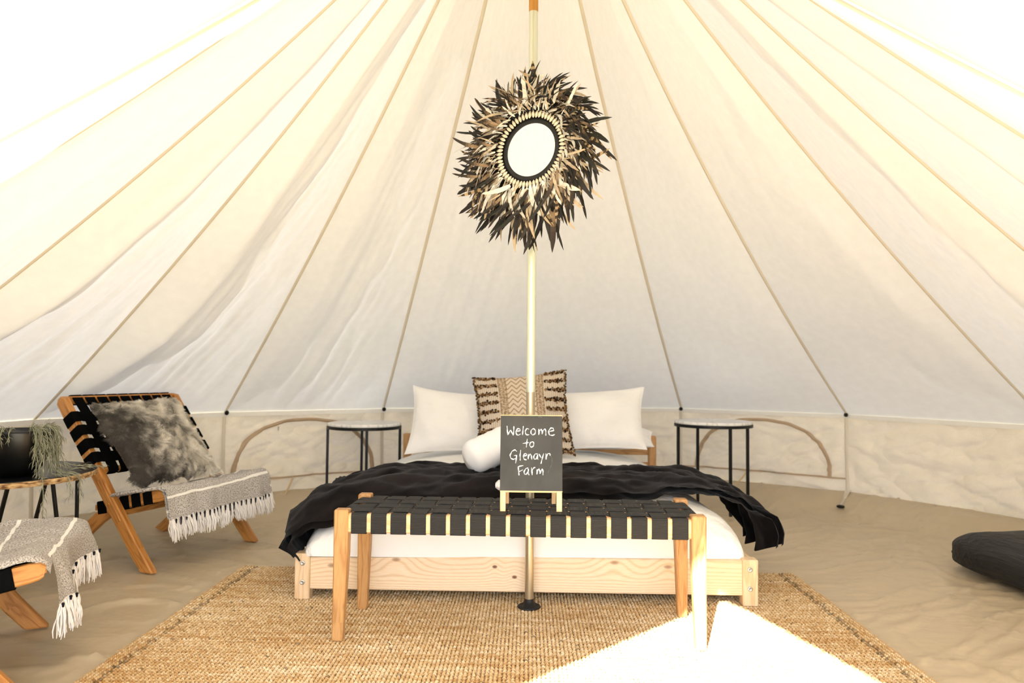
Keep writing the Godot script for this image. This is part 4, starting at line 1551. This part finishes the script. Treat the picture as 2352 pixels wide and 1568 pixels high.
func throw_sheet(near: Array, far: Array, tr: Transform3D, nz: FastNoiseLite, voff: float, slant := false) -> Array:
	var cn := Curve3D.new()
	var cf := Curve3D.new()
	for pair in [[cn, near], [cf, far]]:
		var q: Array = pair[1]
		for i in q.size():
			var t: Vector3 = (q[mini(i + 1, q.size() - 1)] - q[maxi(i - 1, 0)]) / 6.0
			pair[0].add_point(q[i], -t, t)
	var ln := cn.get_baked_length()
	var lf := cf.get_baked_length()
	var st := S()
	var edge := []
	var f := func(u: float, v: float) -> Vector3:
		var p := cn.sample_baked(ln * v).lerp(cf.sample_baked(lf * v), u)
		if slant:
			# the lower edge dips to a corner towards the near side
			var low := smoothstep(0.72, 1.0, v)
			p.y -= low * (0.045 * exp(-pow((u - 0.33) / 0.16, 2.0)) - 0.03 * sin(u * 11.0) * 0.3)
			p.x += low * 0.02 * sin(u * 9.0)
		p.y += -0.012 * sin(PI * u) * (1.0 - smoothstep(0.6, 0.9, v))
		var hang := smoothstep(0.6, 0.95, v)
		p += Vector3(hang * nz.get_noise_2d(u * 7.0, v * 3.0) * 0.02, (1.0 - hang) * nz.get_noise_2d(u * 9.0, v * 9.0) * 0.012, 0)
		return tr * p
	sheet(st, f, 60, 60, 1.6, ln / 0.17, null, Vector2(0, voff))
	for i in 97: edge.append(f.call(i / 96.0, 1.0))
	# stripe rows follow v; shift so that one lies on the front fold
	var side := []
	for i in 49: side.append(f.call(0.0, i / 48.0 * 0.79))
	return [st, edge, side]


# ------------------------------------------------------------------ round side table and plant
func build_side_table() -> void:
	var c := P(-2.25, floor_y(-2.25, 3.22), 3.22)
	var o := thing("side_table", "round black topped side table with raw chipboard edge between the lounge chairs", "side table", c)
	var h := 0.5 - c.y
	var r := 0.41
	var st := S()
	lathe(st, [[0.001, h], [r - 0.01, h], [r - 0.002, h], [r - 0.001, h - 0.0015], [r - 0.001, h - 0.003]], Vector3.ZERO, 64)
	put("table_top", st, M.black_top, o)
	st = S()
	lathe(st, [[r - 0.003, h - 0.002], [r, h - 0.003], [r, h - 0.0245], [r - 0.002, h - 0.026], [0.001, h - 0.026]], Vector3.ZERO, 64)
	put("chipboard_edge", st, M.chipboard, o)
	# two bent rod frames
	var frames := [[Vector3(0.2, h - 0.026, 0.17), Vector3(0.0, 0.0, 0.02), Vector3(0.32, h - 0.026, 0.12), Vector3(0.093, 0.0, -0.08)], [Vector3(0.286, h - 0.026, 0.02), Vector3(0.322, 0.0, -0.03), Vector3(0.306, h - 0.026, -0.13), Vector3(0.29, 0.0, -0.17)], [Vector3(-0.2, h - 0.026, 0.16), Vector3(-0.16, 0.0, 0.08), Vector3(-0.3, h - 0.026, 0.0), Vector3(-0.22, 0.0, -0.04)]]
	for f in frames:
		st = S()
		var b0: Vector3 = f[1]
		var b1: Vector3 = f[3]
		b0.y = floor_y(c.x + b0.x, -(c.z + b0.z)) - c.y + 0.012
		b1.y = floor_y(c.x + b1.x, -(c.z + b1.z)) - c.y + 0.012
		var up0 := (f[0] - b0).normalized() as Vector3
		var up1 := (f[2] - b1).normalized() as Vector3
		var pts := [f[0], b0 + up0 * 0.05]
		for i in range(1, 5):
			var t := i / 5.0
			pts.append((b0 + up0 * 0.05).lerp(b0, t).lerp(b0.lerp(b0 + (b1 - b0).normalized() * 0.05, t), t))
		pts.append(b0 + (b1 - b0).normalized() * 0.05)
		pts.append(b1 + (b0 - b1).normalized() * 0.05)
		for i in range(1, 5):
			var t := i / 5.0
			pts.append((b1 + (b0 - b1).normalized() * 0.05).lerp(b1, t).lerp(b1.lerp(b1 + up1 * 0.05, t), t))
		pts.append(b1 + up1 * 0.05)
		pts.append(f[2])
		tube(st, pts, 0.0085, 10)
		put("rod_leg", st, M.iron, o)
		for e in [f[0], f[2]]:
			st = S()
			block(st, e + Vector3(0, -0.002, 0), Vector3(0.05, 0.004, 0.04), 0.001)
			put("mounting_plate", st, M.iron, o)


func build_potted_plant() -> void:
	var base := P(-2.07, 0.5, 3.12)
	var o := thing("potted_plant", "trailing grey-green plant spilling from a round glossy black pot on the chipboard table", "potted plant", base)
	var st := S()
	lathe(st, [[0.001, 0.0], [0.068, 0.0], [0.078, 0.004], [0.098, 0.04], [0.119, 0.085], [0.131, 0.135], [0.135, 0.18], [0.1345, 0.19], [0.13, 0.191], [0.128, 0.18], [0.124, 0.15], [0.118, 0.14]], Vector3.ZERO, 48)
	put("pot", st, M.pot, o)
	st = S()
	lathe(st, [[0.125, 0.162], [0.11, 0.168], [0.06, 0.172], [0.001, 0.17]], Vector3.ZERO, 32)
	put("soil", st, M.soil, o)
	# trailing stems with thin paired leaves
	for i in 30:
		var a := deg_to_rad(rng.randf_range(-60.0, 38.0))       # over the side that faces the chair
		if i < 7: a = deg_to_rad(rng.randf_range(45.0, 110.0))
		var out := Vector3(cos(a), 0, sin(a))
		var r0 := rng.randf_range(0.04, 0.1)
		var lift := rng.randf_range(0.003, 0.022)
		var drop := rng.randf_range(0.05, 0.19)
		var pts: Array = [out * r0 + Vector3(0, 0.172, 0), out * 0.116 + Vector3(0, 0.192 + lift, 0), out * 0.138 + Vector3(0, 0.19 + lift * 0.5, 0)]
		var rr := rng.randf_range(0.146, 0.165)
		if i < 7: drop *= 0.12
		for k in 5:
			var t := (k + 1) / 5.0
			pts.append(out * (rr - 0.012 * t) + Vector3(rng.randf_range(-0.008, 0.008), 0.178 - drop * t, rng.randf_range(-0.008, 0.008)))
		stem(o, pts)
	# long trails that lie on the table and hang over its rim
	var trails := [
		[[0.09, 0.19, 0.04], [0.148, 0.16, 0.05], [0.155, 0.08, 0.06], [0.158, 0.02, 0.07], [0.165, 0.01, 0.09], [0.19, 0.006, 0.12], [0.198, -0.04, 0.127], [0.2, -0.1, 0.127], [0.197, -0.155, 0.124]],
		[[0.09, 0.19, 0.03], [0.145, 0.15, 0.03], [0.16, 0.06, 0.03], [0.172, 0.012, 0.03], [0.19, 0.01, 0.02], [0.222, 0.006, 0.01], [0.236, -0.03, 0.01], [0.238, -0.085, 0.01]],
		[[0.09, 0.19, 0.0], [0.15, 0.14, 0.0], [0.165, 0.04, 0.0], [0.19, 0.012, -0.02], [0.22, 0.014, -0.04], [0.236, 0.0, -0.05], [0.246, -0.05, -0.05], [0.25, -0.09, -0.05]],
		[[0.09, 0.19, -0.02], [0.145, 0.13, -0.02], [0.158, 0.04, -0.04], [0.18, 0.018, -0.08], [0.22, 0.022, -0.12], [0.27, 0.026, -0.13], [0.3, 0.022, -0.13]],
		[[0.09, 0.19, 0.02], [0.15, 0.12, 0.02], [0.165, 0.03, 0.02], [0.19, 0.014, 0.0], [0.21, 0.01, -0.02], [0.24, 0.0, -0.03]],
		[[0.09, 0.19, -0.03], [0.145, 0.14, -0.04], [0.165, 0.05, -0.06], [0.19, 0.03, -0.1], [0.24, 0.028, -0.14]],
	]
	for t in trails:
		var pts := []
		for q in t: pts.append(Vector3(q[0], q[1], q[2]))
		stem(o, pts)


func stem(o: Node3D, raw: Array) -> void:
	var cv := Curve3D.new()
	for i in raw.size():
		var t: Vector3 = (raw[mini(i + 1, raw.size() - 1)] - raw[maxi(i - 1, 0)]) / 6.0
		cv.add_point(raw[i], -t, t)
	var len := cv.get_baked_length()
	var pts := []
	for i in 13: pts.append(cv.sample_baked(len * i / 12.0))
	var st := S()
	var g := rng.randf_range(0.75, 1.1)
	st.set_color(Color(0.33 * g, 0.34 * g, 0.22 * g))
	tube(st, pts, 0.0018, 5)
	var n := int(len / 0.007)
	for i in n:
		var t := (i + rng.randf()) / n
		if t < 0.12: continue
		var p := cv.sample_baked(len * t)
		var dir := (cv.sample_baked(minf(len * t + 0.01, len)) - cv.sample_baked(maxf(len * t - 0.01, 0.0))).normalized()
		var rnd := Vector3(rng.randf_range(-1, 1), rng.randf_range(-1, 1), rng.randf_range(-1, 1))
		var side := (rnd - dir * rnd.dot(dir)).normalized()
		var l := rng.randf_range(0.022, 0.045)
		var tip := p + dir * l * 0.78 + side * l * rng.randf_range(0.3, 0.62) + Vector3(0, -0.006, 0)
		var midp := p + dir * l * 0.35 + side * l * 0.34
		var w := dir.cross(side).normalized() * rng.randf_range(0.0013, 0.0021)
		var k := rng.randf_range(0.7, 1.15)
		var green := rng.randf()
		st.set_color(Color(0.40 * k, 0.38 * k, 0.285 * k).lerp(Color(0.26 * k, 0.285 * k, 0.16 * k), green * 0.5))
		st.set_smooth_group(0)
		quad(st, p - w * 0.5, p + w * 0.5, midp + w, midp - w, Vector2.ZERO, Vector2.ZERO, Vector2.ZERO, Vector2.ZERO)
		tri(st, midp - w, midp + w, tip)
		var nn := side * 0.0012
		tri(st, p, midp + nn, midp - w)
		tri(st, midp + nn, tip, midp - w)
	put("stem", st, M.leaf, o)


# ------------------------------------------------------------------ floor cushion
func build_floor_cushion() -> void:
	var o := thing("floor_cushion", "big slouching black nylon floor cushion on the groundsheet by the right wall", "floor cushion", P(2.56, 0.0, 3.36), 0.12)
	var pn := fnoise(0.35, 601, 3)
	var spow := func(x: float, e: float) -> float: return signf(x) * pow(absf(x), e)
	# a plump rounded square: w runs round it, h from the floor (-1) over the seam (0) to the top (1)
	var f := func(w: float, h: float) -> Vector3:
		var a := w * TAU
		var b := h * PI * 0.5
		var cb: float = spow.call(maxf(cos(b), 0.0), 0.62 if h > 0.0 else 0.5)
		var corner := pow(absf(sin(2.0 * a)), 3.0)
		var rx: float = 0.395 * spow.call(cos(a), 0.55) * cb
		var rz: float = 0.48 * spow.call(sin(a), 0.55) * cb
		var seam := exp(-pow(h / 0.16, 2.0))
		var pull := 1.0 - 0.012 * seam - 0.022 * corner * seam
		var y: float = 0.085 + (0.125 if h > 0.0 else 0.082) * spow.call(sin(b), 0.75)
		y += 0.012 * seam * sin(a * 26.0) * absf(h) * 4.0 * cb
		y += pn.get_noise_3d(rx * 9.0, h * 3.0, rz * 9.0) * 0.03 * maxf(h, 0.0) - 0.03 * maxf(h, 0.0) * (rz + 0.3)
		return Vector3(rx * pull + 0.02 * corner * signf(rx) * (1.0 - absf(h)), maxf(y, 0.003), rz * pull)
	var st := S()
	sheet(st, func(u: float, v: float) -> Vector3: return f.call(u, v), 96, 28, 4.0, 1.0)
	put("top_cover", st, M.nylon, o)
	st = S()
	sheet(st, func(u: float, v: float) -> Vector3: return f.call(u, -v), 96, 16, 4.0, 1.0)
	put("under_cover", st, M.nylon, o)
	st = S()
	var pts := []
	for i in 97: pts.append(f.call(i / 96.0, 0.0))
	tube(st, pts, 0.0035, 6, false)
	put("edge_seam", st, M.piping, o)
	st = S()
	pts = []
	for i in 21: pts.append(f.call(0.44 - 0.02 * sin(i * 0.2), 0.02 + 0.6 * i / 20.0) + Vector3(-0.001, 0.001, 0.001))
	tube(st, pts, 0.002, 5)
	put("top_seam", st, M.piping, o)


# ------------------------------------------------------------------ feather mirror
func feather_mesh(kind: int, sd: int) -> ArrayMesh:
	var r := RandomNumberGenerator.new()
	r.seed = sd
	var st := S()
	st.set_smooth_group(0)
	var seg := 11
	var curl := r.randf_range(0.3, 1.0)
	var bend := r.randf_range(-0.7, 0.7)
	var wid: float = [0.052, 0.056, 0.05, 0.08, 0.055][kind] * r.randf_range(0.85, 1.15)
	var rows := []
	for i in seg + 1:
		var t := float(i) / seg
		var mid := Vector3(bend * t * t * 0.5, t, -curl * t * t * 0.45)
		var w := wid * pow(sin(PI * clampf(0.05 + t * 0.92, 0.0, 1.0)), 0.5) * (1.0 - 0.12 * t)
		if i == seg: w = 0.004
		var jag := (0.85 + 0.3 * r.randf())
		var side := Vector3(1, -0.35 - bend * t * 0.4, 0).normalized()
		rows.append([mid - side * w * jag + Vector3(0, -w * 0.5, 0.25 * w), mid, mid + Vector3(side.x, -side.y, 0) * 0.0 + Vector3(w * jag, -w * 0.5, 0.25 * w)])
	for i in seg:
		var t := (i + 0.5) / seg
		var c: Color
		match kind:
			0: c = Color(0.012, 0.010, 0.008).lerp(Color(0.10, 0.05, 0.02), clampf(0.5 - t * 1.4, 0.0, 1.0))       # black, bronze at the root
			1: c = Color(0.3, 0.2, 0.12).lerp(Color(0.025, 0.017, 0.012), smoothstep(0.3, 0.65, t))             # tan with a dark end
			2: c = Color(0.56, 0.47, 0.36).lerp(Color(0.4, 0.28, 0.16), t * 0.7)                                   # cream
			3: c = Color(0.8, 0.78, 0.74).lerp(Color(0.68, 0.62, 0.54), t)                                          # white down
			_: c = Color(0.4, 0.28, 0.15) if i % 2 == 0 else Color(0.04, 0.025, 0.015)                           # barred
		c = c * r.randf_range(0.85, 1.1)
		st.set_color(c)
		var a: Array = rows[i]
		var b: Array = rows[i + 1]
		var z := Vector2.ZERO
		quad(st, a[0], a[1], b[1], b[0], z, z, z, z)
		quad(st, a[1], a[2], b[2], b[1], z, z, z, z)
	return mesh_of(st)


func build_feather_mirror() -> void:
	var o := thing("feather_mirror", "round mirror in a shell ring and shaggy wreath of dark feathers, hung on the pole", "mirror", P(0.07, 1.808, 2.84))
	# its face turns to the left of the camera and a little up
	var nrm := P(-0.48, 0.06, -0.80).normalized()
	var right := Vector3.UP.cross(nrm).normalized()
	var up := nrm.cross(right)
	o.basis = Basis(right, up, nrm)
	var world_down := o.basis.inverse() * Vector3.DOWN
	var st := S()
	var disc := func(sx: SurfaceTool, prof: Array, seg: int) -> void:
		var rings := []
		for p in prof:
			var ring := PackedVector3Array()
			for k in seg: ring.append(Vector3(cos(TAU * k / seg) * p[0], sin(TAU * k / seg) * p[0], p[1]))
			rings.append(ring)
		loft(sx, rings, true, true)
	disc.call(st, [[0.001, -0.012], [0.2, -0.012], [0.205, -0.006], [0.2, 0.0], [0.001, 0.0]], 40)
	put("backing_board", st, M.black_rim, o)
	st = S()
	st.set_smooth_group(-1)
	for k in 56:
		var d0 := Vector3(cos(TAU * k / 56.0), sin(TAU * k / 56.0), 0) * 0.107
		var d1 := Vector3(cos(TAU * (k + 1) / 56.0), sin(TAU * (k + 1) / 56.0), 0) * 0.107
		var zz := Vector3(0, 0, 0.0065)
		tri(st, zz, d1 + zz, d0 + zz)
		quad(st, d0 + zz, d1 + zz, d1 + zz * 0.5, d0 + zz * 0.5, Vector2.ZERO, Vector2.ZERO, Vector2.ZERO, Vector2.ZERO)
	put("mirror_glass", st, M.mirror, o)
	st = S()
	var rings := []
	for k in 57:
		var a := TAU * k / 56.0
		var d := Vector3(cos(a), sin(a), 0)
		var ring := PackedVector3Array()
		for q in [[0.1045, 0.006], [0.106, 0.0085], [0.109, 0.0095], [0.119, 0.0095], [0.1235, 0.007], [0.124, 0.0]]: ring.append(d * q[0] + Vector3(0, 0, q[1]))
		rings.append(ring)
	loft(st, rings, true, false)
	put("black_rim", st, M.black_rim, o)
	# cowrie shells round the rim
	var sh := S()
	var prof := []
	for i in 9:
		var t := i / 8.0
		prof.append([0.0003 + 0.0062 * pow(sin(PI * t), 0.7) * (1.15 - 0.3 * t), (t - 0.5) * 0.031])
	lathe(sh, prof, Vector3.ZERO, 10)
	var shell := mesh_of(sh)
	var sl := S()
	bar(sl, [Vector3(0, -0.01, 0.0046), Vector3(0, 0.0, 0.0056), Vector3(0, 0.01, 0.0042)], Vector3.RIGHT, [0.0014, 0.001], 0.0002)
	var slit := mesh_of(sl)
	for k in 58:
		var a := TAU * k / 58.0
		var d := Vector3(cos(a), sin(a), 0)
		var s := put("shell", shell, M.shell, o)
		s.transform = Transform3D(Basis(Vector3(-sin(a), cos(a), 0) * -1.0, d, Vector3(0, 0, 1)).rotated(Vector3(0, 0, 1), rng.randf_range(-0.12, 0.12)), d * 0.14 + Vector3(0, 0, 0.012 + rng.randf_range(-0.001, 0.002)))
		put("slit", slit, M.shell_slit, s)
	# feathers: an inner ring of pale down, then browns, then long dark ones
	var meshes := []
	for kind in 5:
		var row := []
		for v in 4: row.append(feather_mesh(kind, 700 + kind * 10 + v))
		meshes.append(row)
	var rest := {}
	var layers := [[0.2, 0.24, 170, [0, 0, 0, 0, 0, 1, 4, 2], 0.10, 0.18, -0.006, 0.2], [0.18, 0.225, 230, [0, 0, 1, 2, 1, 4, 0], 0.09, 0.16, 0.01, 0.4], [0.155, 0.205, 260, [2, 3, 1, 0, 2, 0, 1], 0.07, 0.14, 0.018, 0.55], [0.142, 0.165, 150, [3, 3, 3, 2, 1], 0.04, 0.085, 0.016, 0.5]]
	var made := 0
	for l in layers:
		for i in l[2]:
			var a: float = TAU * (i + rng.randf()) / l[2]
			var radial := Vector3(cos(a), sin(a), 0)
			var tang := Vector3(-sin(a), cos(a), 0)
			var down := Vector3(world_down.x, world_down.y, 0).normalized()
			var dir := (radial + down * rng.randf_range(0.15, 1.1) + tang * rng.randf_range(-0.55, 0.45) + Vector3(0, 0, l[7] * rng.randf_range(0.3, 1.6))).normalized()
			var kinds: Array = l[3]
			var kind: int = kinds[rng.randi() % kinds.size()]
			var len: float = rng.randf_range(l[4], l[5]) * (0.88 - 0.1 * radial.dot(up * 0 + Vector3.UP)) * (0.86 if radial.x > 0.5 else 1.0)
			var nz := (Vector3(0, 0, 1) + radial * 0.4 + Vector3(rng.randf_range(-0.5, 0.5), rng.randf_range(-0.5, 0.5), 0))
			var x := dir.cross(nz).normalized()
			var z := x.cross(dir).normalized()
			var wide := rng.randf_range(0.8, 1.5)
			var b := Basis(x * len * wide, dir * len, z * len)
			var at := radial * rng.randf_range(l[0], l[1]) + Vector3(0, 0, l[6] + rng.randf_range(0.0, 0.012))
			var m: ArrayMesh = meshes[kind][rng.randi() % 4]
			var visible_first: bool = made < 300 and i % 2 == 0
			if visible_first:
				var fnode := put("feather", m, M.feather, o)
				fnode.transform = Transform3D(b, at)
				made += 1
			else:
				if not rest.has(m): rest[m] = []
				rest[m].append(Transform3D(b, at))
	# the many smaller feathers left over, joined into one
	var joined := S()
	for m in rest:
		for t in rest[m]: joined.append_from(m, 0, t)
	var jm := joined.commit()
	put("small_feathers", jm, M.feather, o, "stuff")
	st = S()
	bar(st, [Vector3(0, 0.2, -0.012), Vector3(0.04, 0.26, -0.06)], Vector3(0, 0, 1), [0.004, 0.004], 0.001)
	put("hanging_cord", st, M.rope, o)
